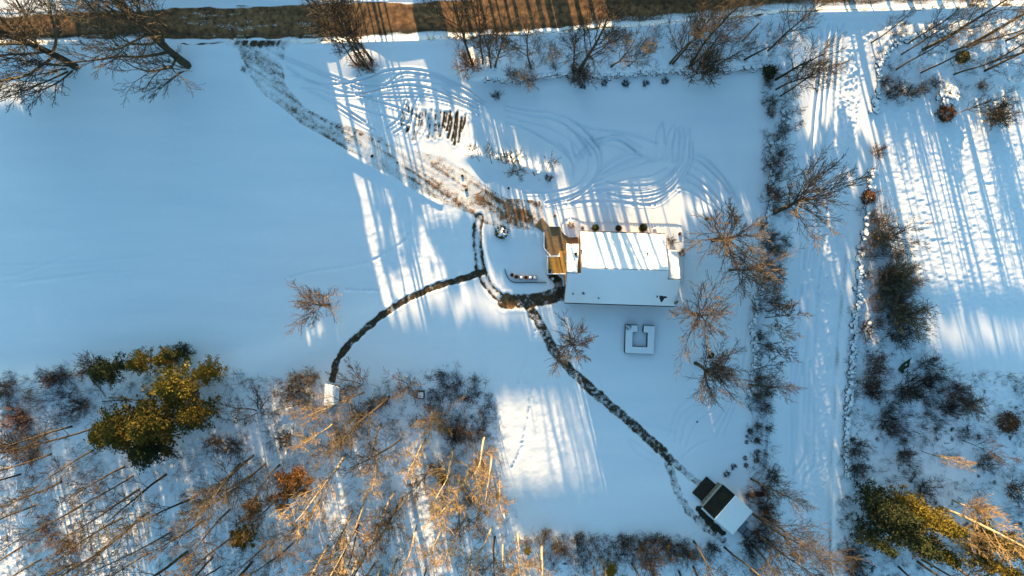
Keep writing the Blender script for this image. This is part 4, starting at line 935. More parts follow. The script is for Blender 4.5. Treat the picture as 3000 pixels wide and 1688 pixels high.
dr = box('door', (-7.99, 1.4, hz + 1.95), (.06, 1.0, 2.05), M['pale_trim'], house); box('handle', (-8.03, 1.8, hz + 1.9), (.05, .05, .12), M['metal'], dr)
for u in (-4, -1, 2.2, 4.6): box('window', (u, NE - .38, 2.1), (1.1, .06, 1.3), M['glass'], house)
for u in (-5.5, -2, 1.8, 5.4): box('window', (u, VE + .33, 1.9), (1.2, .06, 1.3), M['glass'], house)
box('gutter', (0.02, NE + .05, zN + .02), (12.4, .12, .12), M['metal'], house); box('gutter', (0, VE - .06, S(VE) + .02), (16.2, .12, .12), M['metal'], house)
def roof_pos(px, py):
    z = 5.0
    for _ in range(12):
        X, Y = PW(px, py, z); dx, dy = X - HX, Y - HY; c, s = math.cos(-ROT), math.sin(-ROT); u, v = dx * c - dy * s, dx * s + dy * c
        if v > 0 and -6.2 < u < 6.25: z = ZR - (ZR - zN) / NE * v
        elif u < -6.2 and v > -.8: z = zl - .62 * (v + .8)
        elif u > 6.25 and v > -1.2: z = zr_ - .62 * (v + 1.2)
        else: z = S(v)
    return u, v, z + TH
for px, py, r, h in [(1702, 735, .10, .75), (1894, 744, .10, .75), (1678, 861, .09, .5), (1752.5, 874, .08, .55), (1923, 869.6, .09, .5)]:
    u, v, z = roof_pos(px, py); bm = bmesh.new(); add_cyl(bm, (u, v, z - .1), r, r, h, 10); add_cyl(bm, (u, v, z - .1 + h), r * 1.35, r * 1.35, .06, 10); bm_link('vent_pipe', bm, M['metal'], house)
u, v, z = roof_pos(1686, 744.6); box('chimney', (u, v, z + .2), (.36, .36, .9), M['metal'], house)
u, v, z = roof_pos(1707, 859); bm = bmesh.new(); add_box(bm, (u, v, z + .22), (.14, .34, .3)); add_box(bm, (u + .14, v - .12, z + .22), (.2, .12, .2)); bm_link('vent_hood', bm, M['metal'], house)
# bare shingle patch melted through the snow round a vent hood
u, v, z = roof_pos(1939.6, 871.5); r = np.random.default_rng(4); ring = []
for k in range(18):
    a = 2 * math.pi * k / 18; q = .55 * (1 + .25 * math.sin(3 * a + 1) + r.normal(0, .08)); dv = q * .45 * math.sin(a) - (.42 if 4.4 < a < 5.0 else 0); ring.append((u + q * math.cos(a), v + dv, S(v + dv) + TH + .19))
bm_link('melted_patch', slab(ring, .03), M['shingle'], house)
u, v, z = roof_pos(1976, 885); bm = bmesh.new(); r_ = bmesh.ops.create_cone(bm, cap_ends=False, segments=16, radius1=.05, radius2=.38, depth=.14)
bmesh.ops.transform(bm, matrix=Matrix.Translation((u, v, z + .75)) @ Matrix.Rotation(math.radians(50), 4, Vector((1, .6, 0)).normalized()), verts=r_['verts']); add_cyl(bm, (u - .15, v + .1, z - .1), .03, .03, .9, 6); bm_link('satellite_dish', bm, M['grey_wood'], house)

# deck and stairs
dz0 = gz(*PW(1625, 775)) ; DH = 0.95
dk = empty('deck', (0, 0, 0)); tag(dk, 'honey-coloured wooden deck with snow-topped railing on the left side of the house', 'deck')
def DW(px, py, h): X, Y = PW(px, py, dz0 + h); return X, Y, dz0 + h
L_, T_, _ = DW(1603.5, 752, DH); R2_, B_, _ = DW(1658.5, 803, DH)
npl = 20; wpl = (R2_ - L_) / npl
for k in range(npl):
    box('plank', (L_ + wpl * (k + .5), (T_ + B_) / 2, dz0 + DH - .02 + rng.normal(0, .002)), (wpl - .022, T_ - B_, .04), M['deck_wood'], dk)
box('frame', ((L_ + R2_) / 2, (T_ + B_) / 2, dz0 + DH / 2 - .08), (R2_ - L_ - .05, T_ - B_ - .05, DH - .1), M['dark_wood'], dk)
def rail(p, q):
    v = Vector(q) - Vector(p); c = (Vector(p) + Vector(q)) / 2; a = math.atan2(v.y, v.x); L = v.length
    rl = box('railing', (c.x, c.y, dz0 + DH + .86), (L, .10, .05), M['grey_wood'], dk, a); box('snow_cap', (c.x, c.y, dz0 + DH + .945), (L, .17, .115), M['snow'], rl, a, .03)
    n = int(L / .14)
    bm = bmesh.new()
    for k in range(n + 1):
        f = k / n; add_box(bm, (p[0] + v.x * f, p[1] + v.y * f, dz0 + DH + .42), (.035, .035, .84))
    bm_link('balusters', bm, M['grey_wood'], dk)
S1 = DW(1637, 752, DH)[0]
rail((L_, T_, 0), (S1, T_, 0)); rail((L_, B_, 0), (L_, T_, 0)); rail((L_, B_, 0), (R2_, B_, 0)); rail((S1, T_, 0), (S1 + .02, T_ + .45, 0))
for x, y in [(L_, T_), (L_, B_), (R2_, B_), (S1, T_)]:
    ps = box('post', (x, y, dz0 + DH / 2 + .48), (.12, .12, DH + .95), M['grey_wood'], dk); box('snow_cap', (x, y, dz0 + DH + 1.0), (.2, .2, .13), M['snow'], ps, 0, .03)
for k in range(3): box('stair_tread', ((S1 + R2_) / 2 + .05, T_ + .16 + .29 * k, dz0 + DH - .2 - .22 * k), (R2_ - S1 - .05, .31, .05), M['deck_wood'], dk)
ch = empty('garden_chair', DW(1610, 795, DH)); tag(ch, 'dark slatted chair with snowy arms standing in the deck corner', 'chair')
for k in range(5): box('slat', (-.2 + .1 * k, 0, .42), (.08, .5, .025), M['dark_wood'], ch)
for x in (-.27, .27): bx_ = box('arm', (x, 0, .62), (.08, .55, .04), M['grey_wood'], ch); box('snow_cap', (x, 0, .675), (.1, .55, .07), M['snow'], bx_, 0, .02)
for x in (-.25, .25):
    for y in (-.24, .24): box('leg', (x, y, .3), (.05, .05, .6), M['dark_wood'], ch)
box('backrest', (0, .28, .75), (.56, .04, .6), M['dark_wood'], ch)

# patio
pz = gz(*PW(1615, 710)) + .07
def flat(poly, z, th): return slab([(*PW(x, y, z), z - th) for x, y in poly][::-1], th)
bm = flat([(1592.5, 682.5), (1609, 664.5), (1640, 664), (1652, 686), (1668, 697), (1694, 695), (1694, 722), (1659, 724), (1657, 742), (1642, 742), (1614.5, 749), (1593.8, 727)], pz, .25)
pt = tag(bm_link('patio', bm, M['paver'], None), 'brown paver patio between the deck and the main house', 'patio', kind='structure')
bm = flat([(1565.5, 662), (1588, 637), (1608, 662.5), (1591, 680.5)], pz + .03, .25); tag(bm_link('ramp', bm, M['paver'], None), 'square brown paved ramp slab from patio to parking area', 'ramp', kind='structure')
bm = bmesh.new()
for (a, b) in [((1593, 681), (1593.5, 727)), ((1593.8, 728), (1612, 749)), ((1610, 662), (1637, 663))]:
    A, B = PW(*a, pz), PW(*b, pz); v = (B[0] - A[0], B[1] - A[1]); add_box(bm, ((A[0] + B[0]) / 2, (A[1] + B[1]) / 2, pz - .02), (math.hypot(*v), .22, .45), math.atan2(v[1], v[0]))
tag(bm_link('patio_edging', bm, M['stone'], None), 'low snow-topped stone edging round the patio', 'edging')

# planters, edging, little garden things
V, F = lathe([(.25, 0), (.31, .18), (.33, .32), (.30, .52), (.27, .52), (.26, .44), (.05, .46)], 18)
bar_me = mesh_from('barrel', V, F)
V, F = lathe([(.316, .10), (.33, .12), (.335, .17), (.322, .19)], 18); hoop1 = mesh_from('hoop', V, F)
V, F = lathe([(.332, .34), (.338, .35), (.33, .41), (.318, .42)], 18); hoop2 = mesh_from('hoop', V, F)
V, F = lathe([(.255, .45), (.24, .50), (.16, .56), (.02, .58)], 14); cap_me = mesh_from('snow_cap', V, F)
V, F = lathe([(.255, .445), (.20, .47), (.02, .475)], 14); soil_me = mesh_from('soil', V, F)
for m_, k in ((bar_me, 'oak'), (hoop1, 'hoop'), (hoop2, 'hoop'), (cap_me, 'snow'), (soil_me, 'soil')): m_.materials.append(M[k])
for i, (x, y, s, capd, lb) in enumerate([(1500, 806, .85, 0, 'smallest barrel planter, leftmost in the row by the curved edging'), (1512.5, 811.5, 1.05, 0, 'barrel planter with bare soil, second from the left'), (1526.6, 813.6, 1, 1, 'third barrel planter from the left, half snowed over'),
                                        (1540.5, 813.6, 1, 0, 'fourth barrel planter from the left with dark soil'), (1554, 813.6, 1, 1, 'fifth barrel planter from the left with a snow cap'), (1567, 813.6, 1.08, 1, 'rightmost barrel planter, brightest and full of snow')]):
    t_ = empty('barrel_planter', GP(x, y, -.03), rng.uniform(0, 6)); t_.scale = (s, s, s); tag(t_, lb, 'planter', 'half-barrel planters in a row')
    b_ = link('barrel', bar_me, parent=t_, smooth=False); link('hoop', hoop1, parent=b_); link('hoop', hoop2, parent=b_); link('snow_cap' if capd else 'soil', cap_me if capd else soil_me, parent=t_)
t_ = empty('barrel_planter', GP(1619, 816.7, -.03)); t_.scale = (.8, .8, .8); tag(t_, 'lone planter with a white snow cap below the deck', 'planter', 'half-barrel planters in a row')
b_ = link('barrel', bar_me, parent=t_); link('hoop', hoop1, parent=b_); link('snow_cap', cap_me, parent=t_)
def edging(pts, label, h=.22, w=.12, gap=0.0, n=None, mat='dark_wood', nm='edging_board'):
    root = empty('garden_edging', (0, 0, 0)); tag(root, label, 'edging', 'garden edgings'); s = spline(pts, 7)
    for k in range(len(s) - 1):
        A, B = GP(*s[k]), GP(*s[k + 1]); v = (B[0] - A[0], B[1] - A[1])
        e = box(nm, ((A[0] + B[0]) / 2, (A[1] + B[1]) / 2, (A[2] + B[2]) / 2 + h / 2 - .1 + rng.normal(0, .015)), (math.hypot(*v) * (1 - gap) + .02 * (gap == 0), w, h + .1), M[mat], root, math.atan2(v[1], v[0]))
edging([(1479, 789), (1482, 802), (1489, 815), (1497, 823), (1510, 828), (1550, 828), (1600, 828)], 'thin dark curved garden edging below the barrel planters', .26, .10)
edging([(1643, 663), (1645, 652), (1655, 641), (1672, 636), (1690, 640), (1713, 648.7), (1800, 650.5), (1889, 653), (1984, 656), (1999, 668), (2005, 700), (2005, 750), (2003, 815)], 'long line of snow-dusted edging stones round the foundation bed', .12, .14, .25, mat='stone', nm='edging_stone')
edging([(1643, 664), (1646, 676), (1655, 687), (1668, 693), (1690, 694)], 'curved stone edging of the round bed beside the patio', .2, .14, .1, mat='stone', nm='edging_stone')
o = box('stepping_slab', GP(1997.6, 821.7, .1), (.75, .3, .18), M['stone'], None, 0, .03); tag(o, 'snowy stone slab at the lower right corner of the house', 'slab')
o = link('topiary_bush', round_bush(996, .92, 1.25, 70, .17)); o.data.materials.append(M['needle']); o.location = GP(1469, 681); tag(o, 'round snow-topped evergreen bush left of the patio lawn', 'bush')
sc_ = []
r = np.random.default_rng(5); bm = bmesh.new()
for k in range(34):
    a = r.uniform(0, 6.28); q = .68 * math.sqrt(r.random()); m_ = bmesh.ops.create_icosphere(bm, subdivisions=1, radius=.12 * r.uniform(.6, 1.4)); bmesh.ops.scale(bm, vec=(1.3, 1, .5), verts=m_['verts']); bmesh.ops.translate(bm, vec=(math.cos(a) * q + .12, math.sin(a) * q - .05, 1.33 * math.sqrt(max(0, 1 - (q / .95) ** 2)) + .02), verts=m_['verts'])
bm_link('snow_cap', bm, M['snow'], o)
lp = empty('garden_lantern', GP(1562, 684)); tag(lp, 'little wooden lantern post on the snow left of the ramp', 'lantern')
box('post', (0, 0, .45), (.16, .16, 1.0), M['grey_wood'], lp); box('lamp_box', (0, 0, 1.05), (.3, .4, .3), M['oak'], lp); box('snow_cap', (0, 0, 1.26), (.36, .46, .12), M['snow'], lp, 0, .04)
lp = empty('garden_statue', GP(1625, 633)); tag(lp, 'small ochre stone figure on the snow right of the ramp', 'statue')
V, F = lathe([(.22, 0), (.24, .15), (.14, .3), (.2, .5), (.15, .75), (.09, .85), (.13, .98), (.03, 1.1)], 12); link('figure', mesh_from('figure', V, F), M['oak'], lp)
for x, y, s, lb in [(1991, 685, .5, 'dark stone on the snow above the right wing of the house'), (1577, 507, .55, 'snow-topped stone on the bright mound by the young tree'), (1580, 526, .4, 'small stone on the shady foot of the bright mound'), (2070, 641, .6, 'dark boulder in the round snowy ring bed'),
                    (2083, 1042, 1.0, 'dark boulder in the ring bed right of the raised garden bed'), (2042, 1236, .3, 'tiny dark stone in the lower right yard'), (1354, 515, .42, 'dark stone on the driveway above the parking area'), (1366, 556, .5, 'oblong dark stone on the driveway edge'), (1090, 458, .5, 'dark stone on the sunny driveway edge'), (1164, 477, .3, 'small dark stone at the driveway edge'),
                    (1490, 552, .4, 'dark stone between mound and parking area'), (1916, 671, .55, 'pale snowy stone ornament along the upper house wall')]:
    me = STONES[int(x) % 8].copy(); me.materials.clear(); me.materials.append(M['dark_wood'] if 'dark' in lb else M['stone'])
    o = tag(link('boulder', me), lb, 'stone'); o.location = GP(x, y, s * .1); o.scale = (s * 1.3, s, s); o.rotation_euler = (0, 0, .7)
logp = GP(1576, 512)
o = box('log', (*PW(1564, 511), logp[2] + .1), (.14, .75, .14), M['dark_wood'], None, .5, .03); tag(o, 'short dark log lying on the bright snow mound', 'log')

# raised garden bed
rb = empty('raised_bed', (0, 0, 0)); tag(rb, 'U-shaped raised garden bed full of snow behind the house', 'garden bed')
bh = gz(*PW(1875, 995)) + .75
def BW(x, y): return PW(x, y, bh)
U = [(1833.3, 951.9), (1868.6, 953), (1868.2, 973), (1854, 973.5), (1853, 1015), (1896, 1017), (1897.6, 975.2), (1885, 974.5), (1886, 953.5), (1919.8, 955.3), (1915.5, 1038.4), (1831, 1034.5)]
W_ = [BW(*p) for p in U]
for i in range(len(W_)):
    A, B = W_[i], W_[(i + 1) % len(W_)]; v = (B[0] - A[0], B[1] - A[1]); Lb = math.hypot(*v); a = math.atan2(v[1], v[0])
    for lv in range(3): box('board', ((A[0] + B[0]) / 2, (A[1] + B[1]) / 2, bh - .87 + .29 * lv + rng.normal(0, .003)), (Lb - .06, .06, .275), M['dark_wood'], rb, a)
cx, cy = np.mean([w[0] for w in W_]), np.mean([w[1] for w in W_])
from mathutils.geometry import tessellate_polygon
def inset(poly, d):
    o = []; n = len(poly)
    for i in range(n):
        p0, p1, p2 = (np.array(poly[(i + k) % n]) for k in (-1, 0, 1)); a = nrm(p1 - p0); b = nrm(p2 - p1); na = np.array([a[1], -a[0]]); nb = np.array([b[1], -b[0]]); o.append(tuple(p1 + d * (na + nb)))
    return o
Wi = inset(W_, .035)
bm_link('snow_cover', slab([(x, y, bh - .3) for x, y in Wi][::-1], .40, .05), M['snow'], rb)
plant('bush', 1838, 958, .9, 'dark', 'dark dead stalks in the upper left corner of the raised bed', None, dz=.7)

# lower right shed with dark roof
sh = empty('shed', (0, 0, 0)); tag(sh, 'shed at the lower right, one roof side bare and dark, the other snowed over', 'shed')
sz = gz(*PW(2130, 1490)); rH, nH, sH = sz + 3.7, sz + 2.5, sz + 2.1
rA, rB = PW(2153.6, 1450, rH), PW(2092, 1520, rH); nA, nB = PW(2117, 1418.7, nH), PW(2058, 1486, nH); sA, sB = PW(2203.7, 1497.6, sH), PW(2145, 1565, sH)
q1 = [(*rA, rH), (*nA, nH), (*nB, nH), (*rB, rH)]
bm_link('roof', slab(q1, .1), M['mossy_roof'], sh)
q2 = [(*rB, rH + .012), (*sB, sH), (*sA, sH), (*rA, rH + .012)]
rf = bm_link('roof', slab(q2, .1), M['shingle'], sh)
q3 = [tuple(np.array(p) + np.array([0, 0, .104])) for p in q2]; bm_link('snow_cover', slab(q3, .24, .08), M['snow'], rf)
cc = np.mean([rA, rB, nA, nB, sA, sB], 0)
def shr(p, k=.90): return tuple(cc + (np.array(p) - cc) * k)
Vw = [(*shr(nA), sz - .3), (*shr(nB), sz - .3), (*shr(sB), sz - .3), (*shr(sA), sz - .3), (*shr(nA), nH + .02), (*shr(nB), nH + .02), (*shr(sB), sH + .02), (*shr(sA), sH + .02), (*shr(rA), rH - .1), (*shr(rB), rH - .1)]
wme = mesh_from('wall', Vw, [(0, 1, 5, 4), (1, 2, 6, 9, 5), (2, 3, 7, 6), (3, 0, 4, 8, 7), (4, 5, 9, 8), (8, 9, 6, 7)]); link('wall', wme, M['grey_wood'], sh)
dn = nrm(np.array(nA) - np.array(sA)); tn = nrm(np.array(nB) - np.array(nA)); ang = math.atan2(tn[1], tn[0]); mid = (np.array(nA) + np.array(nB)) / 2
box('fascia', (*(mid + dn * .06), nH + .02), (np.linalg.norm(np.array(nA) - np.array(nB)), .26, .16), M['pale_trim'], sh, ang)
pm = mid + dn * .45 + tn * .15
box('platform', (*pm, sz + .12), (3.3, 2.3, .3), M['dark_wood'], sh, ang)
sm_ = (np.array(nB) + np.array(sB)) / 2; tq = nrm(np.array(sB) - np.array(nB)); box('snow_ledge', (*(sm_ + tn * .25), sz + .35), (4.6, .34, .75), M['stone'], sh, math.atan2(tq[1], tq[0]), .06)
for i, (x, y) in enumerate([(2172, 1548), (2188, 1562)]):
    cf = empty('cold_frame', GP(x, y), ang + .05); tag(cf, ['upper', 'lower'][i] + ' glass-topped cold frame behind the lower right shed', 'cold frame', 'cold frames behind the shed')
    for (cx_, cy_, w_, d_) in ((0, .52, 1.25, .07), (0, -.52, 1.25, .07), (-.6, 0, .07, .97), (.6, 0, .07, .97)): box('board', (cx_, cy_, .2), (w_, d_, .5), M['dark_wood'], cf)
    box('pane', (0, 0, .40), (1.12, .96, .03), M['frost'], cf)
o = box('lumber_slab', GP(2176, 1530, .3), (1.1, .9, .5), M['frost'], None, ang, .03); tag(o, 'grey covered box between shed and cold frames', 'box')
V, F = lathe([(.55, 0), (.75, .15), (.8, .38), (.62, .42), (.55, .25), (.02, .2)], 14); o = link('fire_ring', mesh_from('fire_ring', V, F), M['dark_wood']); o.location = GP(2222, 1446); o.scale = (1.15, .55, 1); tag(o, 'dark oval stone ring right of the lower right shed', 'fire ring')

# little shed at the wood edge
ss = empty('shed', (0, 0, 0)); tag(ss, 'small shed with snowy roof at the end of the curved path, wood edge', 'shed')
z0 = gz(*PW(972, 1157)); e1, e2, e3 = z0 + 2.2, z0 + 2.35, z0 + 2.0
def q_(x, y, z): return (*PW(x, y, z), z)
qa = [q_(953.5, 1125, e1), q_(984, 1131, e2), q_(980, 1187, e2), q_(950, 1189, e1)][::-1]; qb = [q_(984, 1131, e2), q_(995.5, 1136, e3), q_(993.4, 1186.4, e3), q_(980, 1187, e2)][::-1]
for q in (qa, qb):
    rf = bm_link('roof', slab(q, .08), M['dark_wood'], ss); bm_link('snow_cover', slab([(p[0], p[1], p[2] + .084) for p in q], .17, .05), M['snow'], rf)
xa, ya = PW(956, 1186, z0 + 1); xb, yb = PW(990, 1131, z0 + 1); box('wall', ((xa + xb) / 2, (ya + yb) / 2, z0 + .95), (xb - xa, yb - ya, 2.3), M['grey_wood'], ss)
box('door', (xb + .03, (ya + yb) / 2, z0 + .9), (.06, 1.1, 1.8), M['dark_wood'], ss)
cb = empty('compost_box', GP(1234, 1155)); tag(cb, 'square dark wooden box filled with snow at the wood edge', 'box')
for (cx_, cy_, w_, d_) in ((0, .5, 1.1, .12), (0, -.5, 1.1, .08), (-.5, 0, .08, .9), (.5, 0, .1, .9)): box('board', (cx_, cy_, .4), (w_, d_, .9), M['dark_wood'], cb)
box('snow_cover', (-.01, -.02, .45), (.86, .85, .9), M['snow'], cb, 0, .1)

# overturned boat
bt = empty('rowing_boat', GP(2655, 1069), math.radians(46)); tag(bt, 'overturned green boat half covered by snow in the right brush', 'boat')
V, F = [], []; ns, nr = 13, 9
for i in range(ns):
    t = i / (ns - 1); w = .55 * (math.sin(math.pi * (0.16 + .84 * t) ** .8) ** .6 if t < 1 else 0); w = max(w, .02)
    for j in range(nr):
        a = math.pi * j / (nr - 1); V.append(((t - .5) * 2.9, w * math.cos(a), .52 * (1 - .25 * abs(2 * t - 1) ** 2) * math.sin(a) ** .6 - .02))
for i in range(ns - 1):
    for j in range(nr - 1): F.append((i * nr + j, (i + 1) * nr + j, (i + 1) * nr + j + 1, i * nr + j + 1))
link('hull', mesh_from('hull', V, F), M['boat'], bt, True)
r = np.random.default_rng(3); bm = bmesh.new()
for (x, y, s) in [(.75, -.12, .42), (.35, -.25, .36), (.95, .08, .3), (-.45, -.25, .25), (-.75, -.2, .25), (-.15, .18, .2), (-.2, -.36, .2)]:
    m_ = bmesh.ops.create_icosphere(bm, subdivisions=2, radius=s); bmesh.ops.scale(bm, vec=(1.25, .75, .35), verts=m_['verts'])
    for v in m_['verts']: v.co *= r.uniform(.93, 1.07)
    bmesh.ops.translate(bm, vec=(x, y, .52 - abs(y) * .55), verts=m_['verts'])
bm_link('snow_cover', bm, M['snow'], bt, True); box('keel', (0, 0, .53), (2.5, .05, .07), M['dark_wood'], bt)

# poles, fence, fallen birches
pp = empty('utility_pole', GP(2174, 121)); tag(pp, 'pale utility pole leaning out beside the road near the lane', 'pole')
bm = bmesh.new(); add_cyl(bm, (0, 0, -.3), .15, .12, 7.6, 10); bm_link('shaft', bm, M['grey_wood'], pp); box('cap', (0, 0, 7.33), (.26, .26, .08), M['pale_trim'], pp)
sn = empty('dead_snag', GP(2181, 175)); tag(sn, 'bare branchless snag trunk right of the slanting thin tree by the road', 'tree'); sn.rotation_euler = (0, math.radians(16), 0)
tb = Tubes(); tb.add([np.array([0, 0, -.2]), np.array([.05, .05, 3.0]), np.array([.3, .1, 5.6])], [.17, .13, .07], 7); link('trunk', tb.mesh('trunk'), M['bark'], sn)
fn = empty('wire_fence', (0, 0, 0)); tag(fn, 'thin wire fence with slim posts between little bushes and the lane', 'fence')
fp = [GP(*p) for p in [(2243, 1252), (2241, 1290), (2239, 1328), (2237, 1365), (2217, 1382), (2200, 1400)]]
for p in fp: box('post', (p[0], p[1], p[2] + .55), (.09, .09, 1.3), M['dark_wood'], fn)
for a, b in zip(fp[:-1], fp[1:]):
    for h in (.35, .75, 1.1):
        tb = Tubes(); tb.add([np.array([a[0], a[1], a[2] + h]), np.array([b[0], b[1], b[2] + h])], [.022, .022], 4); link('wire', tb.mesh('wire'), M['metal'], fn)
def log(x0, y0, x1, y1, r, mat, label, z0=.15, z1=.25):
    A, B = GP(x0, y0), GP(x1, y1); tb = Tubes(); A2 = np.array([A[0], A[1], A[2] + z0]); B2 = np.array([B[0], B[1], B[2] + z1]); md = (A2 + B2) / 2 + np.array([.1, .15, .02]); tb.add([A2, md, B2], [r, r * .8, r * .5], 7)
    tag(link('fallen_log', tb.mesh('log'), M[mat]), label, 'log', 'fallen logs in the woods')
log(320, 1164, 434, 1179, .13, 'pale_bark', 'white fallen birch log above the big pines in the woods'); log(300, 1176, 440, 1172, .07, 'bark', 'thin brown fallen log lying along the white birch log')
log(270, 1112, 312, 1162, .12, 'pale_bark', 'pale fallen log pointing down to the white birch log'); log(318, 1122, 325, 1088, .09, 'pale_bark', 'short white leaning log above the fallen logs', .2, 1.2)
log(1030, 1200, 1017, 1168, .28, 'stone', 'short snow-covered log right of the small shed'); log(880, 1185, 800, 1205, .08, 'gold_twig', 'thin tan log left of the small shed')

# ------------------------------------------------------------------ undergrowth: dead stalks nobody could count
def undergrowth(zones=None, seed=55, w=.017):
    r = np.random.default_rng(seed); V, F = [], []
    zones = zones or [(WOODS, 1400, .75), (RWOODS, 900, .8), (TOPR, 300, .7), (VERGE, 260, .6), (HEDGE, 160, .8), (BR, 420, .7),
             ([(1280, 1090), (1330, 1065), (1400, 1080), (1440, 1140), (1455, 1200), (1430, 1290), (1330, 1300), (1240, 1200)], 620, .8),
             ([(2600, 1110), (2760, 1090), (2870, 1180), (2830, 1290), (2700, 1330), (2580, 1260)], 620, .9), ([(0, 1090), (180, 1080), (270, 1100), (280, 1210), (100, 1290), (0, 1260)], 380, .9)]
    for poly, n, hgt in zones:
        xs = [p[0] for p in poly]; ys = [p[1] for p in poly]; k = 0
        ex = r.random((60, 60))
        while k < n:
            x, y = r.uniform(max(min(xs), -20), min(max(xs), 3020)), r.uniform(min(ys), min(max(ys), 1710))
            if not inpoly(np.array([x]), np.array([y]), poly)[0]: continue
            if ex[int(y / 38) % 60, int(x / 52) % 60] * .6 + ex[int(y / 17 + 9) % 60, int(x / 19 + 5) % 60] * .4 < .47: k += .25; continue
            k += 1; X, Y, z = GP(x, y); dens = r.uniform(.5, 1.7)
            for q in range(int(7 * dens)):
                a = r.uniform(0, 6.28); L = hgt * r.uniform(.35, 1.15); t = r.uniform(.25, 1.3); c, s = math.cos(a), math.sin(a)
                p0 = (X + r.normal(0, .22), Y + r.normal(0, .22), z - .05); p2 = (p0[0] + c * L * t * .8, p0[1] + s * L * t * .8, z + L * .75); p1 = ((p0[0] + p2[0]) / 2 - c * .05, (p0[1] + p2[1]) / 2, z + L * .5)
                b = len(V)
                for p, ww in ((p0, w), (p1, w * .9), (p2, w * .5)): V += [(p[0] - s * ww, p[1] + c * ww, p[2]), (p[0] + s * ww, p[1] - c * ww, p[2]), (p[0], p[1], p[2] + ww)]
                for i in (0, 3): F += [(b + i, b + i + 1, b + i + 4, b + i + 3), (b + i + 1, b + i + 2, b + i + 5, b + i + 4), (b + i + 2, b + i, b + i + 3, b + i + 5)]
    return mesh_from('undergrowth', V, F)
tag(link('undergrowth', undergrowth(), M['dark_twig']), 'dead stalks and brambles poking through the snow', kind='stuff')

tag(link('brushwood', undergrowth([(WOODS, 1700, 1.5), (HEDGE, 420, 1.4), ([(2500, 560), (2570, 560), (2620, 640), (2720, 900), (2700, 980), (2560, 960), (2520, 800)], 420, 1.6), (RWOODS, 420, 1.4), (VERGE, 200, 1.3), (BR, 160, 1.2)], 66, .02), M['tan_twig']), 'thin brown brushwood standing in the snow', kind='stuff')

# ------------------------------------------------------------------ unseen foliage across the road, shaped to cast a chosen shade pattern
YC = 59.0; TZ = math.tan(EL) / math.cos(AZ); TX = math.tan(AZ)
VO = 3000 / 2576.0
def V2(p): return [(x * VO, y * VO) for x, y in p]
SHADE = [  # polygons of shaded ground, in 2576-wide photo pixels, and how dense the foliage is there
    ([(152, -20), (215, 100), (225, 205), (120, 240), (-30, 290), (-200, 300), (-200, 1000), (-30, 1010), (120, 1040), (330, 1060), (560, 1080), (640, 1020), (700, 960), (860, 960), (1010, 900), (985, 830), (960, 760), (929, 645), (905, 560), (880, 430), (865, 360), (830, 200), (805, 100), (797, -20)], 1.0),
    ([(1036, -20), (1108, -20), (1120, 100), (1150, 190), (1090, 195), (1060, 120)], .9),
    ([(1518, -20), (2040, -20), (2050, 45), (1800, 62), (1540, 86)], .96),
    ([(1110, 105), (1210, 120), (1230, 200), (1150, 200)], .5),
    ([(1500, 95), (1900, 85), (1990, 170), (1930, 215), (1560, 200)], .55),
    ([(1215, 205), (1400, 210), (1935, 205), (1990, 330), (2010, 430), (1950, 560), (1900, 520), (1860, 450), (1700, 462), (1600, 455), (1440, 455), (1400, 395), (1330, 360), (1300, 320), (1240, 260)], .97),
    ([(1000, 200), (1180, 195), (1230, 230), (1180, 250), (1020, 240)], .35), ([(1000, 300), (1150, 240), (1240, 290), (1180, 340), (1050, 300)], .35),
    ([(1180, 330), (1260, 330), (1330, 350), (1200, 390)], .4),
    ([(930, 440), (1010, 420), (1060, 480), (1040, 690), (960, 690)], .62), ([(1080, 590), (1190, 560), (1215, 640), (1200, 700), (1130, 680)], .9),
    ([(960, 640), (1210, 690), (1030, 790), (985, 800)], .3),
    ([(985, 830), (1090, 800), (1200, 815), (1310, 830), (1400, 860), (1460, 960), (1380, 975), (1240, 965), (1250, 1080), (1100, 1100), (900, 1080), (830, 1020), (860, 900)], 1.0),
    ([(1240, 590), (1370, 580), (1370, 640), (1360, 700), (1260, 690), (1225, 640)], .9),
    ([(1265, 1255), (1340, 1232), (1450, 1226), (1540, 1220), (1780, 1225), (1780, 1355), (1400, 1360), (1290, 1330)], 1.0),
    ([(1560, 1350), (1950, 1350), (1950, 1500), (1450, 1500), (1500, 1400)], .7),
    ([(1730, 560), (1890, 560), (1960, 700), (1960, 1230), (1880, 1250), (1720, 1250), (1720, 770)], .95), ([(1755, 940), (1860, 940), (1880, 1260), (1780, 1260)], 1.0),
    ([(1890, 180), (1995, 160), (2010, 500), (1990, 800), (1960, 1100), (1960, 1300), (1880, 1300), (1890, 700)], .62),
    ([(1990, 330), (2070, 340), (2110, 260), (2150, 330), (2195, 380), (2180, 600), (2150, 1000), (2130, 1460), (1950, 1460), (1960, 1100), (1990, 800)], .815),
    ([(2200, 255), (2330, 250), (2340, 320), (2220, 330)], .7),
    ([(2200, 745), (2576, 735), (2700, 735), (2700, 762), (2330, 765), (2200, 770)], .9), ([(2330, 795), (2700, 790), (2700, 818), (2480, 822), (2340, 815)], .85),
    ([(2150, 890), (2330, 880), (2700, 885), (2700, 1200), (2130, 1200)], .97), ([(2130, 1200), (2700, 1200), (2700, 1480), (2120, 1480)], .85),
    ([(2230, 30), (2560, 20), (2576, 60), (2250, 90)], .3), ([(2250, 140), (2576, 170), (2576, 250), (2230, 250)], .6),
    ([(-30, 1100), (250, 1100), (260, 1200), (-30, 1230)], .7), ([(440, 1110), (700, 1090), (820, 1120), (820, 1180), (640, 1200), (460, 1180)], .4), ([(850, 1120), (1250, 1100), (1230, 1250), (1010, 1280), (850, 1200)], .35),
    
]
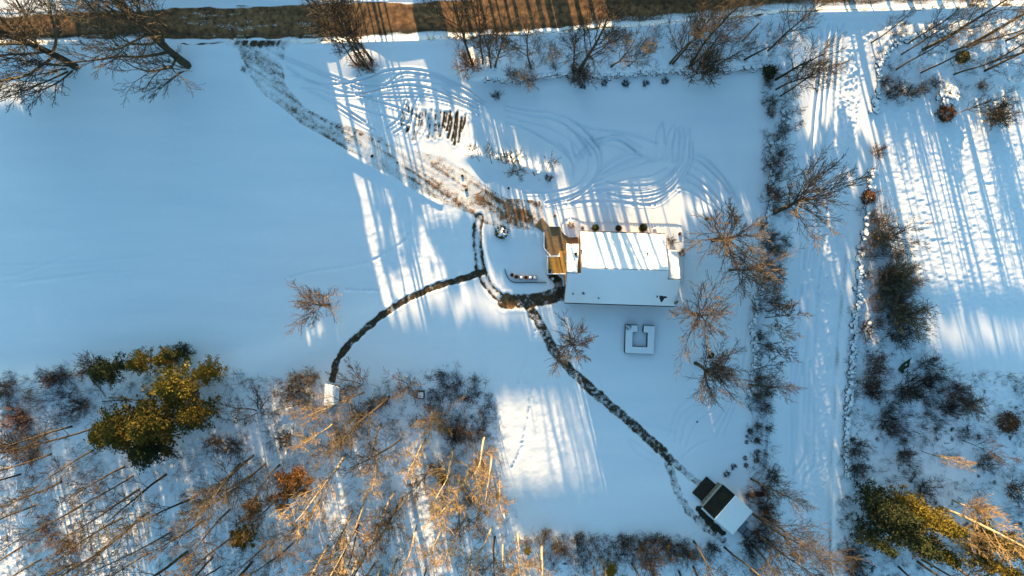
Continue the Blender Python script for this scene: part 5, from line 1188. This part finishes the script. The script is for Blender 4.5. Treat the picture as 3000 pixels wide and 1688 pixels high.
def shade_wood():
    r = np.random.default_rng(77); V, F = [], []
    ico = bmesh.new(); bmesh.ops.create_icosphere(ico, subdivisions=1, radius=1.0); iv = [np.array(v.co) for v in ico.verts]; iF = [tuple(v.index for v in f.verts) for f in ico.faces]; ico.free()
    da, dz = .46, .33
    A = np.arange(-96, 98, da); Zc = np.arange(1.6, 17.9, dz); AA, ZZ = np.meshgrid(A, Zc)
    ZB = blur(Z, 4); Yt = YC - ZZ / TZ
    for _ in range(10):
        Xt = AA - Yt * TX; iu = np.clip(((Xt - X0) / STEP).astype(int), 0, nx - 1); iv_ = np.clip(((Yt - Y0) / STEP).astype(int), 0, ny - 1)
        zt = np.where((Yt < Y0) | (Yt > Y1), 0, ZB[iv_, iu]); Yt = .5 * Yt + .5 * (YC - (ZZ - zt) / TZ)
    Xt = AA - Yt * TX; px = Xt / SO + 1500; py = 844 - Yt / SO
    nzf = r.random(AA.shape); sx = np.zeros(AA.shape)
    c1 = r.random((80, 500)); jx = ((AA + 100) / 1.1).astype(int); jz = (ZZ / .8).astype(int); clump = c1[jz, jx]; nn = .55 * clump + .45 * nzf
    wob = 9 * (clump - .5)
    for poly, d in SHADE:
        m = inpoly(px + wob, py + wob * 2, V2(poly)); sx = np.where(m, np.maximum(sx, d), sx)
    for poly in ([(20, 800), (60, 740), (102, 750), (105, 790), (70, 830), (95, 850), (20, 858), (-20, 835)], [(705, 765), (760, 795), (850, 815), (855, 862), (760, 862), (715, 830)], [(170, 765), (215, 775), (210, 790), (175, 785)]):
        sx = np.where(inpoly(px + wob * 1.3, py + wob * 2.5, V2(poly)), .78, sx)
    nn = np.where((sx == .815) | (sx == .78), nzf, nn)
    fill = (sx >= .99) | (nn < sx * .98)
    fill &= sx > 0
    # the sunlit roofs, deck and patio stay clear
    for (x, y, h) in [(x, y, h) for x in range(1698, 1955, 5) for (y, h) in [(682, 3.6), (700, 4.3), (720, 5.0), (740, 5.6), (760, 6.3), (785, 7.0)]] + [(x, y, h) for x in list(range(1664, 1697, 5)) + list(range(1964, 1988, 5)) for (y, h) in [(730, 3.6), (755, 4.5), (780, 5.3), (800, 5.9)]] + [(x, y, 1.2) for x in range(1596, 1660, 5) for y in range(650, 800, 8)]:
        X, Y = PW(x, y, h); a = X + Y * TX; z = h + (YC - Y) * TZ; fill &= ~((np.abs(AA - a) < .5) & (np.abs(ZZ - z) < .5))
    for i in np.linspace(0, 1, 12):       # foliage added to keep the lower right shed in shade
        for j in np.linspace(0, 1, 8):
            q = (1 - j) * ((1 - i) * np.array([2153.6, 1450, 3.7]) + i * np.array([2092, 1520, 3.7])) + j * ((1 - i) * np.array([2117, 1418.7, 2.5]) + i * np.array([2058, 1486, 2.5]))
            X, Y = PW(*q); a = X + Y * TX; z = q[2] + (YC - Y) * TZ; fill |= (np.abs(AA - a) < .6) & (np.abs(ZZ - z) < .3)
    for (x, y, h) in [(x, y, h) for x in range(950, 1000, 4) for y in range(1120, 1192, 4) for h in (1.8, 2.3, 2.6)]:
        X, Y = PW(x, y, h); a = X + Y * TX; z = h + (YC - Y) * TZ; fill &= ~((np.abs(AA - a) < .5) & (np.abs(ZZ - z) < .3))
    dense = fill & (sx >= .9)
    for a, z in zip(np.concatenate([AA[fill], AA[dense] + .2, AA[dense] - .1]), np.concatenate([ZZ[fill], ZZ[dense] + .15, ZZ[dense] - .12])):
        yy = YC + r.normal(0, .5); p = np.array([a - yy * TX + r.normal(0, .08), yy, z - (YC - yy) * TZ * 1.0 + r.normal(0, .05)])
        b = len(V); s = np.array([.40, .45, .30]) * r.uniform(.85, 1.15)
        for v in iv: V.append(p + v * s * r.uniform(.85, 1.15))
        F += [tuple(b + i for i in f) for f in iF]
    tb = Tubes()
    for a in np.arange(-94, 96, 3.3):
        col = fill[:, np.argmin(np.abs(A - a))]
        if col[:16].mean() < .85 or r.random() < .45: continue
        x = a - YC * TX + r.normal(0, 1.3); h = 8.0 * r.uniform(.5, 1)
        tb.add([np.array([x, YC, -.5]), np.array([x, YC, h * .5])], [.16, .1], 5)
    # unseen trunks added to cast shadow stripes: (ground pixel x at y=500, lower end of the stripe in photo pixels, radius), 2576-wide
    for x, y_end, rad in [(1466, 2000, .40), (1490, 2000, .5), (1512, 2000, .8), (1533, 2000, .5), (1562, 2000, .38), (1597, 2000, .36), (2235, 900, .2), (2252, 740, .6), (2300, 760, .14), (2345, 640, .3), (2400, 760, .5), (2425, 700, .12), (2475, 760, .5), (2510, 740, .14), (2545, 900, .4), (2600, 800, .3),
                          (2060, 600, .12), (1405, 760, .30), (1436, 700, .14), (1745, 640, .4), (1790, 620, .35),
                          (1345, 1300, .22), (1362, 1300, .16), (1385, 1300, .26), (1440, 1300, .18), (1255, 700, .16), (1283, 720, .34), (1300, 700, .2), (1322, 700, .25), (1020, 560, .16), (1038, 560, .13), (1052, 560, .28), (1066, 900, .2), (1082, 900, .15), (875, 430, .10),
                          (250, 1500, .3), (300, 1500, .2), (395, 1500, .25), (700, 1500, .3), (760, 1500, .2), (860, 1500, .25), (930, 1500, .3)]:
        X, Y = PW(x * VO, 500 * VO); a = X + Y * TX; Yt = PW(0, y_end * VO)[1]; h = (YC - Yt) * TZ; yy = YC + r.normal(0, 1.2)
        tb.add([np.array([a - yy * TX, yy, -.5]), np.array([a - yy * TX + r.normal(0, .06), yy, h * .5]), np.array([a - yy * TX + r.normal(0, .1), yy, h])], [rad, rad * .85, rad * .6], 6)
    b = len(V); V += tb.V; F += [tuple(b + i for i in f) for f in tb.F]
    return mesh_from('wood', V, F)
tag(link('unseen_shade_wood', shade_wood(), M['needle_dark']), 'unseen foliage beyond the road, shaped to cast the long shade', kind='stuff')
print('objects', len(bpy.data.objects), 'tris', sum(len(m.polygons) * 2 for m in bpy.data.meshes))
